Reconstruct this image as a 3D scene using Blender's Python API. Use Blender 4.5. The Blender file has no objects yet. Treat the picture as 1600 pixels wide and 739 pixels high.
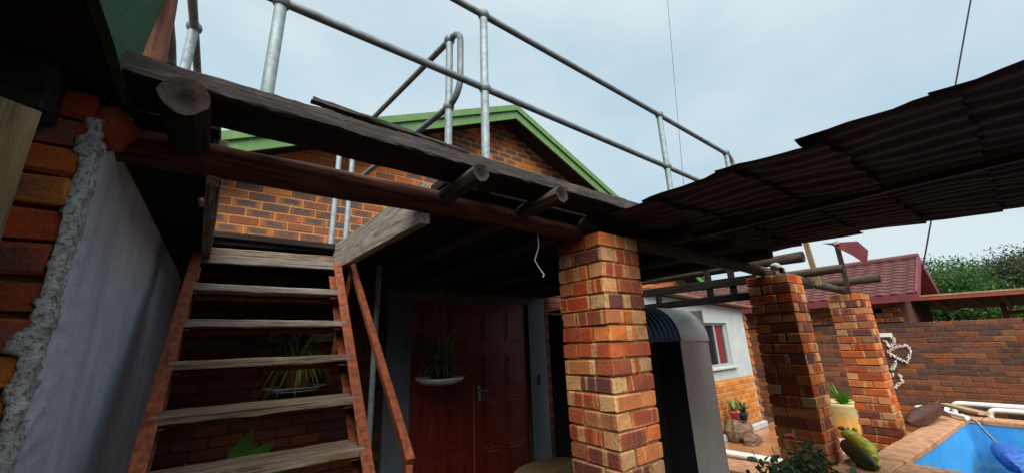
import bpy, bmesh, math, random
from mathutils import Vector, Matrix, Euler, noise as mnoise
R = math.radians
rnd = random.Random(7)
scene = bpy.context.scene
COL = scene.collection

# ------------------------------------------------------------------ camera
cam_d = bpy.data.cameras.new('camera'); cam = bpy.data.objects.new('camera', cam_d); COL.objects.link(cam)
PHI, PITCH, ROLL = R(37.0), R(15.5), R(2.0)
E_ = Vector((math.cos(PHI), -math.sin(PHI), 0)); F_ = Vector((math.sin(PHI), math.cos(PHI), 0)); Z_ = Vector((0, 0, 1))
w_ = F_*math.cos(PITCH) + Z_*math.sin(PITCH); u_ = -F_*math.sin(PITCH) + Z_*math.cos(PITCH)
rr_ = E_*math.cos(ROLL) - u_*math.sin(ROLL); uu_ = E_*math.sin(ROLL) + u_*math.cos(ROLL)
cm = Matrix((rr_, uu_, -w_)).transposed().to_4x4(); cm.translation = (0, 0, 1.7)
cam.matrix_world = cm
cam_d.sensor_width = 36.0; cam_d.lens = 596/1600*36; cam_d.clip_start = 0.02; cam_d.clip_end = 2000
scene.camera = cam

# ------------------------------------------------------------------ world, sun, exposure
SUN_AZ, SUN_EL = (-0.52, -0.854), R(48)      # horizontal direction towards the sun
world = bpy.data.worlds.new('World'); scene.world = world; world.use_nodes = True
wn = world.node_tree; wn.nodes.clear()
wo = wn.nodes.new('ShaderNodeOutputWorld'); bg = wn.nodes.new('ShaderNodeBackground'); bg.inputs['Strength'].default_value = 0.05
sky = wn.nodes.new('ShaderNodeTexSky'); sky.sky_type = 'NISHITA'; sky.sun_disc = False
sky.sun_elevation = SUN_EL; sky.sun_rotation = math.atan2(SUN_AZ[0], SUN_AZ[1]); sky.dust_density = 2.0; sky.altitude = 1200
tc = wn.nodes.new('ShaderNodeTexCoord'); mp = wn.nodes.new('ShaderNodeMapping'); mp.inputs['Scale'].default_value = (1.0, 1.0, 2.2)
nz = wn.nodes.new('ShaderNodeTexNoise'); nz.inputs['Scale'].default_value = 1.7; nz.inputs['Detail'].default_value = 5; nz.inputs['Roughness'].default_value = .5
rp = wn.nodes.new('ShaderNodeValToRGB'); rp.color_ramp.elements[0].position = .36; rp.color_ramp.elements[1].position = .56
rp.color_ramp.elements[0].color = (.95, .95, .95, 1); rp.color_ramp.elements[1].color = (1, 1, 1, 1)
nz2 = wn.nodes.new('ShaderNodeTexNoise'); nz2.inputs['Scale'].default_value = 1.9; nz2.inputs['Detail'].default_value = 6
rp2 = wn.nodes.new('ShaderNodeValToRGB'); rp2.color_ramp.elements[0].position = .36; rp2.color_ramp.elements[1].position = .62
rp2.color_ramp.elements[0].color = (0, 0, 0, 1); rp2.color_ramp.elements[1].color = (1, 1, 1, 1)
mc = wn.nodes.new('ShaderNodeMix'); mc.data_type = 'RGBA'; mc.inputs['A'].default_value = (6.0, 8.0, 9.4, 1); mc.inputs['B'].default_value = (8.1, 9.4, 9.9, 1)
mx = wn.nodes.new('ShaderNodeMix'); mx.data_type = 'RGBA'
L = wn.links
L.new(tc.outputs['Generated'], mp.inputs['Vector']); L.new(mp.outputs[0], nz.inputs['Vector']); L.new(mp.outputs[0], nz2.inputs['Vector'])
L.new(nz.outputs['Fac'], rp.inputs['Fac']); L.new(nz2.outputs['Fac'], rp2.inputs['Fac'])
L.new(rp.outputs['Color'], mx.inputs['Factor']); L.new(sky.outputs[0], mx.inputs['A']); L.new(rp2.outputs['Color'], mc.inputs['Factor']); L.new(mc.outputs['Result'], mx.inputs['B'])
L.new(mx.outputs['Result'], bg.inputs['Color']); L.new(bg.outputs[0], wo.inputs['Surface'])

sun_d = bpy.data.lights.new('sun', 'SUN'); sun = bpy.data.objects.new('sun', sun_d); COL.objects.link(sun)
sun_d.energy = 3.8; sun_d.angle = R(60); sun_d.color = (1.0, .95, .88)
sd = Vector((SUN_AZ[0]*math.cos(SUN_EL), SUN_AZ[1]*math.cos(SUN_EL), math.sin(SUN_EL)))
sun.rotation_euler = sd.to_track_quat('Z', 'Y').to_euler(); sun.location = sd*30
scene.render.engine = 'CYCLES'; scene.cycles.diffuse_bounces = 2
scene.view_settings.view_transform = 'Standard'; scene.view_settings.look = 'None'
scene.view_settings.exposure = 0.8; scene.view_settings.gamma = 1.0; scene.view_settings.use_curve_mapping = False

# ------------------------------------------------------------------ object helpers
WM = {}
def link(o, parent=None, M=None):
    COL.objects.link(o)
    if M is not None: o.matrix_basis = M
    if parent is not None:
        o.parent = parent; o.matrix_parent_inverse = WM[parent.name].inverted()
    WM[o.name] = o.matrix_basis.copy()
    return o
def tag(o, label, cat, group=None):
    o['label'] = label; o['category'] = cat
    if group: o['group'] = group
    return o
def thing(name, label, cat, loc, group=None):
    o = bpy.data.objects.new(name, None); o.empty_display_size = .1
    link(o, None, Matrix.Translation(loc)); return tag(o, label, cat, group)
def place(name, me, parent, M):
    return link(bpy.data.objects.new(name, me), parent, M)

class MB:
    def __init__(s): s.v = []; s.f = []; s.sm = []
    def add(s, vs, fs, smooth=False):
        n = len(s.v); s.v += [tuple(v) for v in vs]; s.f += [tuple(i+n for i in f) for f in fs]; s.sm += [smooth]*len(fs)
    def box(s, c, d, M=None, b=0.0, j=0.0, rg=rnd):
        hx, hy, hz = d[0]/2, d[1]/2, d[2]/2
        if b <= 0:
            vs = [Vector((sx*hx, sy*hy, sz*hz)) for sx in (-1, 1) for sy in (-1, 1) for sz in (-1, 1)]
            fs = [(0, 1, 3, 2), (4, 6, 7, 5), (0, 4, 5, 1), (2, 3, 7, 6), (0, 2, 6, 4), (1, 5, 7, 3)]
        else:
            b = min(b, hx*.9, hy*.9, hz*.9); vs = []; ix = {}
            for sx in (-1, 1):
                for sy in (-1, 1):
                    for sz in (-1, 1):
                        for a in range(3):
                            p = [sx*(hx-b), sy*(hy-b), sz*(hz-b)]
                            p[a] = (sx*hx, sy*hy, sz*hz)[a]
                            ix[(sx, sy, sz, a)] = len(vs); vs.append(Vector(p))
            fs = []
            for a in range(3):
                o1, o2 = [k for k in range(3) if k != a]
                for sg in (-1, 1):
                    q = []
                    for (s1, s2) in ((-1, -1), (1, -1), (1, 1), (-1, 1)):
                        t = [0, 0, 0]; t[a] = sg; t[o1] = s1; t[o2] = s2; q.append(ix[(t[0], t[1], t[2], a)])
                    if (sg > 0) == (a == 1): q.reverse()
                    fs.append(tuple(q))
                # edges along axis a
                for s1 in (-1, 1):
                    for s2 in (-1, 1):
                        t0 = [0, 0, 0]; t0[a] = -1; t0[o1] = s1; t0[o2] = s2; t1 = list(t0); t1[a] = 1
                        fs.append((ix[(*t0, o1)], ix[(*t1, o1)], ix[(*t1, o2)], ix[(*t0, o2)]))
            for sx in (-1, 1):
                for sy in (-1, 1):
                    for sz in (-1, 1): fs.append(tuple(ix[(sx, sy, sz, a)] for a in range(3)))
        if j: vs = [v+Vector((rg.uniform(-j, j), rg.uniform(-j, j), rg.uniform(-j, j))) for v in vs]
        c = Vector(c)
        vs = [(M @ v if M is not None else v)+c for v in vs]
        s.add(vs, fs); return s
    def tube(s, path, r, n=10, cap=True):
        P = [Vector(p) for p in path]; rs = r if isinstance(r, (list, tuple)) else [r]*len(P)
        T = [(P[min(i+1, len(P)-1)]-P[max(i-1, 0)]).normalized() for i in range(len(P))]
        up = Vector((0, 0, 1)) if abs(T[0].z) < .9 else Vector((1, 0, 0))
        a = T[0].cross(up).normalized(); rings = []
        for i, p in enumerate(P):
            a = (a - T[i]*a.dot(T[i])).normalized(); b = T[i].cross(a)
            rings.append([p+(a*math.cos(2*math.pi*k/n)+b*math.sin(2*math.pi*k/n))*rs[i] for k in range(n)])
        vs = [v for g in rings for v in g]; fs = []
        for i in range(len(P)-1):
            for k in range(n): fs.append((i*n+k, i*n+(k+1) % n, (i+1)*n+(k+1) % n, (i+1)*n+k))
        s.add(vs, fs, True)
        if cap:
            s.add(rings[0], [tuple(reversed(range(n)))]); s.add(rings[-1], [tuple(range(n))])
        return s
    def lathe(s, prof, c=(0, 0, 0), n=20, sc=(1, 1)):
        vs = []; fs = []
        for (r, z) in prof:
            for k in range(n): vs.append((c[0]+r*sc[0]*math.cos(2*math.pi*k/n), c[1]+r*sc[1]*math.sin(2*math.pi*k/n), c[2]+z))
        for i in range(len(prof)-1):
            for k in range(n): fs.append((i*n+k, i*n+(k+1) % n, (i+1)*n+(k+1) % n, (i+1)*n+k))
        s.add(vs, fs, True); return s
    def prism(s, poly, vec):
        n = len(poly); v = Vector(vec); a = [Vector(p) for p in poly]
        s.add(a+[p+v for p in a], [tuple(reversed(range(n))), tuple(range(n, 2*n))]+[(i, (i+1) % n, n+(i+1) % n, n+i) for i in range(n)]); return s
    def ball(s, c, r, n=10, m=6, sc=(1, 1, 1)):
        vs = [(c[0], c[1], c[2]-r*sc[2])]; fs = []
        for i in range(1, m):
            t = math.pi*i/m-math.pi/2
            for k in range(n): vs.append((c[0]+r*sc[0]*math.cos(t)*math.cos(2*math.pi*k/n), c[1]+r*sc[1]*math.cos(t)*math.sin(2*math.pi*k/n), c[2]+r*sc[2]*math.sin(t)))
        vs.append((c[0], c[1], c[2]+r*sc[2])); top = len(vs)-1
        for k in range(n):
            fs.append((0, 1+(k+1) % n, 1+k)); fs.append((top, top-n+k, top-n+(k+1) % n))
        for i in range(m-2):
            for k in range(n): fs.append((1+i*n+k, 1+i*n+(k+1) % n, 1+(i+1)*n+(k+1) % n, 1+(i+1)*n+k))
        s.add(vs, fs, True); return s
    def mesh(s, name, m):
        me = bpy.data.meshes.new(name); me.from_pydata(s.v, [], s.f)
        if any(s.sm): me.polygons.foreach_set('use_smooth', s.sm)
        bm = bmesh.new(); bm.from_mesh(me); bmesh.ops.recalc_face_normals(bm, faces=bm.faces); bm.to_mesh(me); bm.free()
        me.materials.append(m); return me
    def build(s, name, m, parent=None, o=None):
        # vertices are world coordinates; the origin goes to the middle of the base
        xs, ys, zs = zip(*s.v)
        o = Vector(o) if o is not None else Vector(((min(xs)+max(xs))/2, (min(ys)+max(ys))/2, min(zs)))
        s.v = [(x-o.x, y-o.y, z-o.z) for x, y, z in s.v]
        return place(name, s.mesh(name, m), parent, Matrix.Translation(o))

def frame(p0, p1, up=(0, 0, 1)):
    p0, p1 = Vector(p0), Vector(p1); x = (p1-p0).normalized(); u = Vector(up)
    if abs(x.dot(u)) > .97: u = Vector((0, 1, 0))
    y = u.cross(x).normalized(); z = x.cross(y)
    M = Matrix((x, y, z)).transposed().to_4x4(); M.translation = (p0+p1)/2
    return M, (p1-p0).length
def beam(name, p0, p1, w, h, m, parent=None, seg=1, j=0.0, up=(0, 0, 1), b=.003, twist=0.0):
    """timber of width w and height h from p0 to p1, length along local X, edges worn by j"""
    M, Ln = frame(p0, p1, up)
    rg = random.Random(hash((round(p0[0]*1000), round(p1[1]*1000), round(p0[2]*1000))) & 0xffff)
    mb = MB()
    if seg <= 1: mb.box((0, 0, 0), (Ln, w, h), None, b, j, rg)
    else:
        ring = [(-w/2+b, -h/2), (w/2-b, -h/2), (w/2, -h/2+b), (w/2, h/2-b), (w/2-b, h/2), (-w/2+b, h/2), (-w/2, h/2-b), (-w/2, -h/2+b)]
        vs = []; fs = []; n = 8
        for i in range(seg+1):
            x = -Ln/2+Ln*i/seg; a = twist*(i/seg-.5); bow = (mnoise.noise(Vector((x*1.1, p0[0]*7.3, p0[1]*3.1+p0[2])))*j*1.5)
            for k, (yy, zz) in enumerate(ring):
                y2 = yy*math.cos(a)-zz*math.sin(a); z2 = yy*math.sin(a)+zz*math.cos(a)
                dj = mnoise.noise(Vector((x*9+k*.13, k//2*5.1+p0[1], p0[2]*3)))*j + rg.uniform(-j, j)*.35
                dk = mnoise.noise(Vector((x*7+31, k//2*3.7, p0[0])))*j + rg.uniform(-j, j)*.35
                vs.append((x+(rg.uniform(-j, j) if i in (0, seg) else 0), y2+dj, z2+dk+bow))
        for i in range(seg):
            for k in range(n): fs.append((i*n+k, i*n+(k+1) % n, (i+1)*n+(k+1) % n, (i+1)*n+k))
        fs.append(tuple(reversed(range(n)))); fs.append(tuple(range(seg*n, seg*n+n)))
        mb.add(vs, fs)
    return place(name, mb.mesh(name, m), parent, M)
def log(name, p0, p1, r0, r1, m, parent=None, n=14, seg=14, j=.004, mend=None):
    """round pole from p0 to p1, length along local X, with an uneven surface and checked ends"""
    M, Ln = frame(p0, p1); s = Vector((p0[0]*3, p0[1]*5, p0[2]*7))
    vs = []; fs = []
    for i in range(seg+1):
        t = i/seg; x = -Ln/2+Ln*t; r = r0+(r1-r0)*t
        by, bz = mnoise.noise(Vector((x*.9, 3, 1))+s)*j*2, mnoise.noise(Vector((x*.9, 9, 4))+s)*j*2
        for k in range(n):
            a = 2*math.pi*k/n
            q = r+mnoise.noise(Vector((x*3.1, math.cos(a)*1.3, math.sin(a)*1.3))+s)*j*1.4 + mnoise.noise(Vector((x*1.2, k*1.7, 2))+s)*j*.8
            vs.append((x, by+q*math.cos(a), bz+q*math.sin(a)))
    for i in range(seg):
        for k in range(n): fs.append((i*n+k, i*n+(k+1) % n, (i+1)*n+(k+1) % n, (i+1)*n+k))
    mb = MB(); mb.add(vs, fs, True)
    for e, ring, sx in ((0, vs[:n], -1), (1, vs[-n:], 1)):          # end grain: rim, sunk heart
        c = sum((Vector(v) for v in ring), Vector())/n
        inner = [c+(Vector(v)-c)*.72+Vector((-sx*.003, 0, 0)) for v in ring]; core = c+Vector((-sx*.008, 0, 0))
        mb.add(list(ring)+inner+[core], [(k, (k+1) % n, n+(k+1) % n, n+k) for k in range(n)]+[(n+k, n+(k+1) % n, 2*n) for k in range(n)])
    me = mb.mesh(name, m)
    if mend:
        me.materials.append(mend)
        for p in me.polygons:
            if not p.use_smooth: p.material_index = 1
    return place(name, me, parent, M)

# ------------------------------------------------------------------ material helpers
class NT:
    def __init__(s, name, rough=.8, spec=.3):
        s.m = bpy.data.materials.new(name); s.m.use_nodes = True; s.t = s.m.node_tree
        s.b = s.t.nodes['Principled BSDF']; s.b.inputs['Roughness'].default_value = rough
        s.b.inputs['Specular IOR Level'].default_value = spec
    def n(s, k): return s.t.nodes.new(k)
    def l(s, a, b): s.t.links.new(a, b)
    def rand(s):
        oi = s.n('ShaderNodeObjectInfo'); g = s.n('ShaderNodeNewGeometry')
        a = s.n('ShaderNodeMath'); a.operation = 'ADD'; s.l(oi.outputs['Random'], a.inputs[0]); s.l(g.outputs['Random Per Island'], a.inputs[1])
        f = s.n('ShaderNodeMath'); f.operation = 'FRACT'; s.l(a.outputs[0], f.inputs[0]); return f.outputs[0]
    def co(s, scale=(1, 1, 1), rand=None, kind='Object'):
        t = s.n('ShaderNodeTexCoord'); m = s.n('ShaderNodeMapping'); m.inputs['Scale'].default_value = scale
        s.l(t.outputs[kind], m.inputs['Vector'])
        if rand is not None:
            c = s.n('ShaderNodeMath'); c.operation = 'MULTIPLY'; c.inputs[1].default_value = 57.3; s.l(rand, c.inputs[0])
            v = s.n('ShaderNodeCombineXYZ')
            for i in range(3): s.l(c.outputs[0], v.inputs[i])
            a = s.n('ShaderNodeVectorMath'); a.operation = 'ADD'; s.l(m.outputs[0], a.inputs[0]); s.l(v.outputs[0], a.inputs[1])
            return a.outputs[0]
        return m.outputs[0]
    def noise(s, v, scale, detail=4, rough=.55):
        x = s.n('ShaderNodeTexNoise'); x.inputs['Scale'].default_value = scale; x.inputs['Detail'].default_value = detail; x.inputs['Roughness'].default_value = rough
        if v is not None: s.l(v, x.inputs['Vector'])
        return x.outputs['Fac']
    def ramp(s, f, stops, const=False):
        x = s.n('ShaderNodeValToRGB'); e = x.color_ramp.elements
        while len(e) < len(stops): e.new(.5)
        for i, (p, c) in enumerate(stops):
            e[i].position = p; c = c if isinstance(c, tuple) else (c, c, c); e[i].color = (*c, 1)
        if const: x.color_ramp.interpolation = 'CONSTANT'
        s.l(f, x.inputs['Fac']); return x.outputs['Color']
    def mix(s, f, a, b, mode='MIX'):
        x = s.n('ShaderNodeMix'); x.data_type = 'RGBA'; x.blend_type = mode
        for k, q in (('Factor', f), ('A', a), ('B', b)):
            if isinstance(q, (int, float)): x.inputs[k].default_value = q if k == 'Factor' else (q, q, q, 1)
            elif isinstance(q, tuple): x.inputs[k].default_value = (*q, 1)
            else: s.l(q, x.inputs[k])
        return x.outputs['Result']
    def math(s, op, a, b=0.0):
        x = s.n('ShaderNodeMath'); x.operation = op
        for i, q in enumerate((a, b)):
            if isinstance(q, (int, float)): x.inputs[i].default_value = q
            else: s.l(q, x.inputs[i])
        return x.outputs[0]
    def sep(s, v):
        x = s.n('ShaderNodeSeparateXYZ'); s.l(v, x.inputs[0]); return x.outputs
    def bump(s, h, strength=.4, dist=.01):
        x = s.n('ShaderNodeBump'); x.inputs['Strength'].default_value = strength; x.inputs['Distance'].default_value = dist
        s.l(h, x.inputs['Height']); s.l(x.outputs[0], s.b.inputs['Normal'])
    def col(s, c):
        if isinstance(c, tuple): s.b.inputs['Base Color'].default_value = (*c, 1)
        else: s.l(c, s.b.inputs['Base Color'])
    def rough(s, f, lo, hi): s.l(s.ramp(f, [(0, lo), (1, hi)]), s.b.inputs['Roughness'])

def brick_mat(name, pal, stripe=.0, stripe_col=(.55, .42, .25), dark=.0, dark_col=(.035, .03, .035), rough=.85, mott=.5):
    t = NT(name, .93, .08); r = t.rand(); v = t.co((1, 1, 1), r)
    base = t.ramp(r, [((i+.001)/len(pal), c) for i, c in enumerate(pal)], True)
    m1 = t.noise(v, 22, 5, .6)
    c = t.mix(t.ramp(m1, [(.3, 0.0), (.75, mott)]), base, t.mix(.5, base, (.09, .035, .02)))
    if stripe > 0:                         # kiln flashing: pale and dark bars across the length
        sx = t.sep(t.co((1, 1, 1)))[0]; xx = t.math('ADD', t.math('MULTIPLY', sx, 17.0), t.math('MULTIPLY', r, 91.0))
        cv = t.n('ShaderNodeCombineXYZ'); t.l(xx, cv.inputs[0]); t.l(t.math('MULTIPLY', r, 33.0), cv.inputs[1])
        st = t.noise(cv.outputs[0], 1.0, 2, .5)
        bars = t.ramp(st, [(.57, 0.0), (.62, 1.0)]); bars2 = t.ramp(st, [(.33, 1.0), (.38, 0.0)])
        wob = t.ramp(t.noise(v, 60, 3), [(.3, .35), (.6, 1.0)])
        c = t.mix(t.math('MULTIPLY', t.math('MULTIPLY', bars, wob), stripe), c, stripe_col)
        c = t.mix(t.math('MULTIPLY', t.math('MULTIPLY', bars2, wob), stripe*.75), c, (.06, .03, .028))
    if dark > 0:                           # burnt heart of the face
        o = t.sep(t.co((1, 1, 1))); ax = t.math('ABSOLUTE', o[0]); az = t.math('ABSOLUTE', o[2])
        d = t.math('MAXIMUM', t.math('MULTIPLY', ax, 9.0), t.math('MULTIPLY', az, 27.0))
        d = t.math('ADD', d, t.math('MULTIPLY', t.math('SUBTRACT', t.noise(v, 14, 4), .5), .9))
        k = t.ramp(d, [(.52, 1.0), (.92, 0.0)])
        pick = t.ramp(t.math('FRACT', t.math('MULTIPLY', r, 7.31)), [(.0, 1.0), (.66, .85), (.80, .15)])
        c = t.mix(t.math('MULTIPLY', t.math('MULTIPLY', k, pick), dark), c, t.mix(m1, dark_col, (.14, .11, .11)))
    if stripe > .5:                        # worn, limey ends and arrises
        o2 = t.sep(t.co()); e = t.math('ADD', t.math('ABSOLUTE', o2[0]), t.math('MULTIPLY', t.math('SUBTRACT', t.noise(v, 30, 4), .5), .05))
        e2 = t.math('ADD', t.math('ABSOLUTE', o2[2]), t.math('MULTIPLY', t.math('SUBTRACT', t.noise(v, 40, 4), .5), .022))
        msk = t.math('MAXIMUM', t.ramp(e, [(.092, 0.0), (.108, .8)]), t.ramp(e2, [(.029, 0.0), (.036, .55)]))
        c = t.mix(t.math('MULTIPLY', msk, t.ramp(t.math('FRACT', t.math('MULTIPLY', r, 13.7)), [(.25, .05), (.9, .8)])), c, (.56, .35, .17))
    sp = t.noise(v, 75, 3, .65)
    c = t.mix(t.ramp(sp, [(.58, 0.0), (.72, .65)]), c, (.05, .025, .02))
    c = t.mix(t.ramp(t.noise(v, 11, 6, .7), [(.64, 0.0), (.78, .35)]), c, (.42, .30, .18))
    t.col(c); t.bump(t.mix(.5, t.noise(v, 38, 6, .7), sp), .8, .009); return t.m
def wood_mat(name, a, b, c, rough=.85, grain=1.0, bump=.6):
    t = NT(name, rough, .2); r = t.rand(); v = t.co((2.6, 30, 30), r); g = t.noise(v, 2.2*grain, 8, .66)
    big = t.noise(t.co((.8, 5, 5), r), 1.6, 3)
    col = t.ramp(g, [(.28, a), (.5, b), (.72, c)])
    col = t.mix(t.ramp(big, [(.35, .0), (.7, .65)]), col, tuple(x*.45 for x in b))
    col = t.mix(t.ramp(t.noise(t.co((.5, 40, 40), r), 2.4, 3), [(.60, 0.0), (.68, .8)]), col, tuple(x*.25 for x in a))
    t.col(col); t.bump(g, bump, .006); return t.m
def plain(name, c, rough=.6, metal=0.0, var=.25, scale=20, bump=.15, spec=.4, c2=None):
    t = NT(name, rough, spec); v = t.co((1, 1, 1), t.rand()); n = t.noise(v, scale, 5, .6)
    t.col(t.mix(t.ramp(n, [(.35, 0.0), (.7, 1.0)]), c, c2 or tuple(x*(1-var) for x in c)))
    t.b.inputs['Metallic'].default_value = metal
    t.rough(n, max(0, rough-.08), min(1, rough+.1))
    if bump: t.bump(n, bump, .004)
    return t.m

M = {}
M['brick_col'] = brick_mat('column_brick', [(.56, .115, .022), (.44, .068, .018), (.60, .15, .028), (.24, .045, .022), (.60, .17, .04), (.40, .075, .022), (.50, .17, .06), (.15, .042, .034), (.30, .07, .035), (.56, .11, .022), (.34, .075, .03), (.48, .075, .02)], .85, (.62, .40, .17), .3)
M['brick_gab'] = brick_mat('gable_brick', [(.36, .125, .045), (.28, .095, .042), (.46, .16, .042), (.19, .08, .05), (.48, .13, .033)], 0, dark=1.0, dark_col=(.035, .03, .033))
M['brick_wall'] = brick_mat('yard_brick', [(.20, .065, .032), (.13, .052, .034), (.23, .070, .030), (.090, .045, .036), (.17, .065, .036), (.28, .09, .03), (.085, .046, .038)], .2, (.28, .14, .06), .5)
M['brick_orange'] = brick_mat('orange_brick', [(.62, .22, .045), (.55, .18, .04), (.66, .28, .07), (.50, .20, .06), (.60, .24, .05)], .35, (.62, .40, .15), .35)
M['brick_pier'] = brick_mat('pier_brick', [(.52, .13, .025), (.58, .19, .03), (.44, .075, .025), (.30, .065, .03), (.50, .16, .03)], .25, (.30, .16, .06), .7, (.03, .018, .018), mott=.9)
M['brick_low_shade'] = brick_mat('shaded_base_brick', [(.11, .035, .022), (.085, .030, .022), (.13, .042, .022), (.065, .03, .025)], 0, dark=0)  # house brick darkened: shade under the deck put into the colour
M['mortar_shade'] = plain('shaded_mortar', (.055, .032, .02), .95, var=.4, scale=60, bump=.5, spec=.1)  # joint colour darkened to carry the shade under the deck
M['mortar'] = plain('mortar', (.30, .17, .085), .95, var=.4, scale=60, bump=.5, spec=.1)
M['mortar_y'] = plain('yellow_mortar', (.52, .27, .10), .95, var=.35, scale=60, bump=.5, spec=.1)
M['mortar_g'] = plain('grey_mortar', (.22, .11, .05), .95, var=.4, scale=60, bump=.5, spec=.1)
M['steel'] = plain('galvanised_steel', (.30, .37, .39), .6, .25, .4, 30, .05)
M['steel_dull'] = plain('dull_steel', (.20, .23, .24), .6, .3, .5, 14, .05)
M['rust_paint'] = plain('rust_red_paint', (.27, .072, .030), .7, 0, .75, 30, .5, .25)
M['wood_grey'] = wood_mat('grey_weathered_wood', (.07, .055, .045), (.26, .22, .18), (.40, .36, .31))
M['wood_tread'] = wood_mat('tread_wood', (.035, .025, .019), (.19, .14, .10), (.37, .31, .25))
M['wood_deck'] = wood_mat('deck_wood', (.018, .015, .013), (.065, .055, .05), (.17, .155, .145), bump=.9)
M['wood_dark'] = wood_mat('dark_and_shaded_wood', (.008, .007, .007), (.020, .017, .016), (.042, .036, .032))  # near-black holds the shade under the deck; also used for dark timbers
M['wood_pole'] = wood_mat('red_brown_pole', (.02, .008, .006), (.09, .029, .016), (.17, .062, .032), bump=.7)
M['wood_log'] = wood_mat('log_bark', (.02, .015, .012), (.075, .055, .040), (.16, .12, .09), bump=.9)
M['wood_new'] = wood_mat('pale_sawn_wood', (.20, .13, .07), (.42, .30, .17), (.52, .39, .24))
M['wood_new_dark'] = wood_mat('brown_old_board', (.05, .035, .018), (.17, .125, .065), (.26, .20, .11))
M['wood_flake'] = wood_mat('flaking_red_timber', (.05, .02, .015), (.26, .10, .065), (.36, .19, .14), bump=1.0)
def end_mat():
    t = NT('end_grain', .9, .1); o = t.sep(t.co()); r = t.math('SQRT', t.math('ADD', t.math('MULTIPLY', o[1], o[1]), t.math('MULTIPLY', o[2], o[2])))
    n = t.noise(t.co(), 30, 4); w = t.math('SINE', t.math('ADD', t.math('MULTIPLY', r, 1500.0), t.math('MULTIPLY', n, 22.0)))
    crk = t.noise(t.co((1, 1, 1)), 85, 5, .7); c = t.mix(crk, (.085, .062, .048), (.018, .013, .011))
    c = t.mix(t.ramp(t.math('ADD', r, t.math('MULTIPLY', n, .012)), [(.020, .92), (.038, 0.0)]), c, (.008, .007, .008)); t.col(t.mix(t.ramp(n, [(.4, 0.0), (.7, .7)]), c, (.02, .014, .012))); t.bump(crk, .9, .006); return t.m
M['end'] = end_mat()
def plaster_mat(name, a, b, streak=.6, speck=.5):
    t = NT(name, .85, .2); n = t.noise(t.co(), 5, 6, .6); st = t.noise(t.co((5, 5, .9)), 2.0, 6, .65); f = t.noise(t.co(), 90, 3)
    c = t.mix(t.ramp(n, [(.3, 0.0), (.7, 1.0)]), a, b)
    c = t.mix(t.ramp(st, [(.46, 0.0), (.70, streak)]), c, tuple(x*.45 for x in b))
    c = t.mix(t.ramp(f, [(.62, 0.0), (.7, speck)]), c, tuple(x*.3 for x in b))
    t.col(c); t.bump(t.mix(.35, t.noise(t.co(), 28, 6, .65), f), .5, .008); return t.m
M['plaster'] = plaster_mat('grey_plaster', (.52, .58, .67), (.42, .47, .56), .4, .5)
def crumb_mat():
    t = NT('crumbly_plaster_edge', .95, .1); a = t.noise(t.co(), 26, 6, .7); b = t.noise(t.co(), 85, 5, .7)
    c = t.mix(t.ramp(a, [(.35, 0.0), (.65, 1.0)]), (.52, .53, .53), (.30, .31, .32)); c = t.mix(t.ramp(b, [(.50, 0.0), (.62, .85)]), c, (.10, .08, .07))
    t.col(c); t.bump(t.mix(.5, a, b), 1.0, .02); return t.m
M['plaster_rough'] = crumb_mat()
M['white_plaster'] = plaster_mat('white_plaster', (.44, .48, .48), (.37, .41, .42), .15, .1)
M['grey_paint'] = plaster_mat('grey_painted_plaster', (.13, .145, .165), (.105, .12, .135), .3, .2)
def green_mat():
    t = NT('green_roof_paint', .75, .3); n = t.noise(t.co(), 160, 3, .7); b = t.noise(t.co(), 6, 4)
    st = t.noise(t.co((3, 3, .8)), 4, 6, .7); c = t.mix(t.ramp(n, [(.35, 0.0), (.65, 1.0)]), t.mix(b, (.085, .20, .055), (.15, .27, .10)), (.06, .14, .05)); c = t.mix(t.ramp(st, [(.5, 0.0), (.72, .55)]), c, (.20, .26, .15)); c = t.mix(t.ramp(t.noise(t.co(), 24, 5, .7), [(.6, 0.0), (.75, .6)]), c, (.035, .07, .03)); t.col(c); t.bump(n, .5, .004); return t.m
M['green'] = green_mat()
M['green_dark'] = plain('dark_green_grit', (.045, .12, .065), .9, 0, .6, 180, .9, .2)
M['soffit'] = plain('dark_soffit', (.03, .027, .025), .9, 0, .4, 12, .2, .1)
def rust_mat():
    t = NT('rusted_corrugated_iron', .7, .25); v = t.co((1, 1, 1), t.rand()); n = t.noise(v, 4, 6, .6); f = t.noise(v, 28, 5, .65); st = t.noise(t.co((9, .6, 9)), 2, 4)
    c = t.mix(t.ramp(n, [(.35, 0.0), (.65, 1.0)]), (.015, .014, .022), (.030, .014, .014))
    c = t.mix(t.ramp(f, [(.53, 0.0), (.72, .85)]), c, (.048, .021, .017))
    c = t.mix(t.ramp(t.noise(v, 9, 6, .7), [(.58, 0.0), (.70, .45)]), c, (.065, .029, .022))
    c = t.mix(t.ramp(st, [(.5, 0.0), (.7, .6)]), c, (.016, .014, .02))
    t.col(c); t.b.inputs['Metallic'].default_value = .15; t.rough(f, .45, .85); t.bump(f, .2, .003); return t.m
M['rust'] = rust_mat()
M['maroon'] = plain('maroon_paint', (.17, .03, .035), .55, 0, .35, 9, .1)
M['tile_roof'] = plain('maroon_roof_tile', (.125, .048, .044), .75, 0, .35, 7, .2, .25)
def door_mat():
    t = NT('mahogany_door', .38, .45); v = t.co((22, 22, 1.1)); g = t.noise(v, 2.2, 6, .6)
    t.col(t.ramp(g, [(.3, (.075, .008, .005)), (.55, (.16, .018, .010)), (.75, (.22, .033, .016))])); t.bump(g, .15, .003); return t.m
M['door'] = door_mat()
M['terracotta'] = plain('terracotta', (.48, .20, .12), .85, 0, .3, 25, .2)
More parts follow.
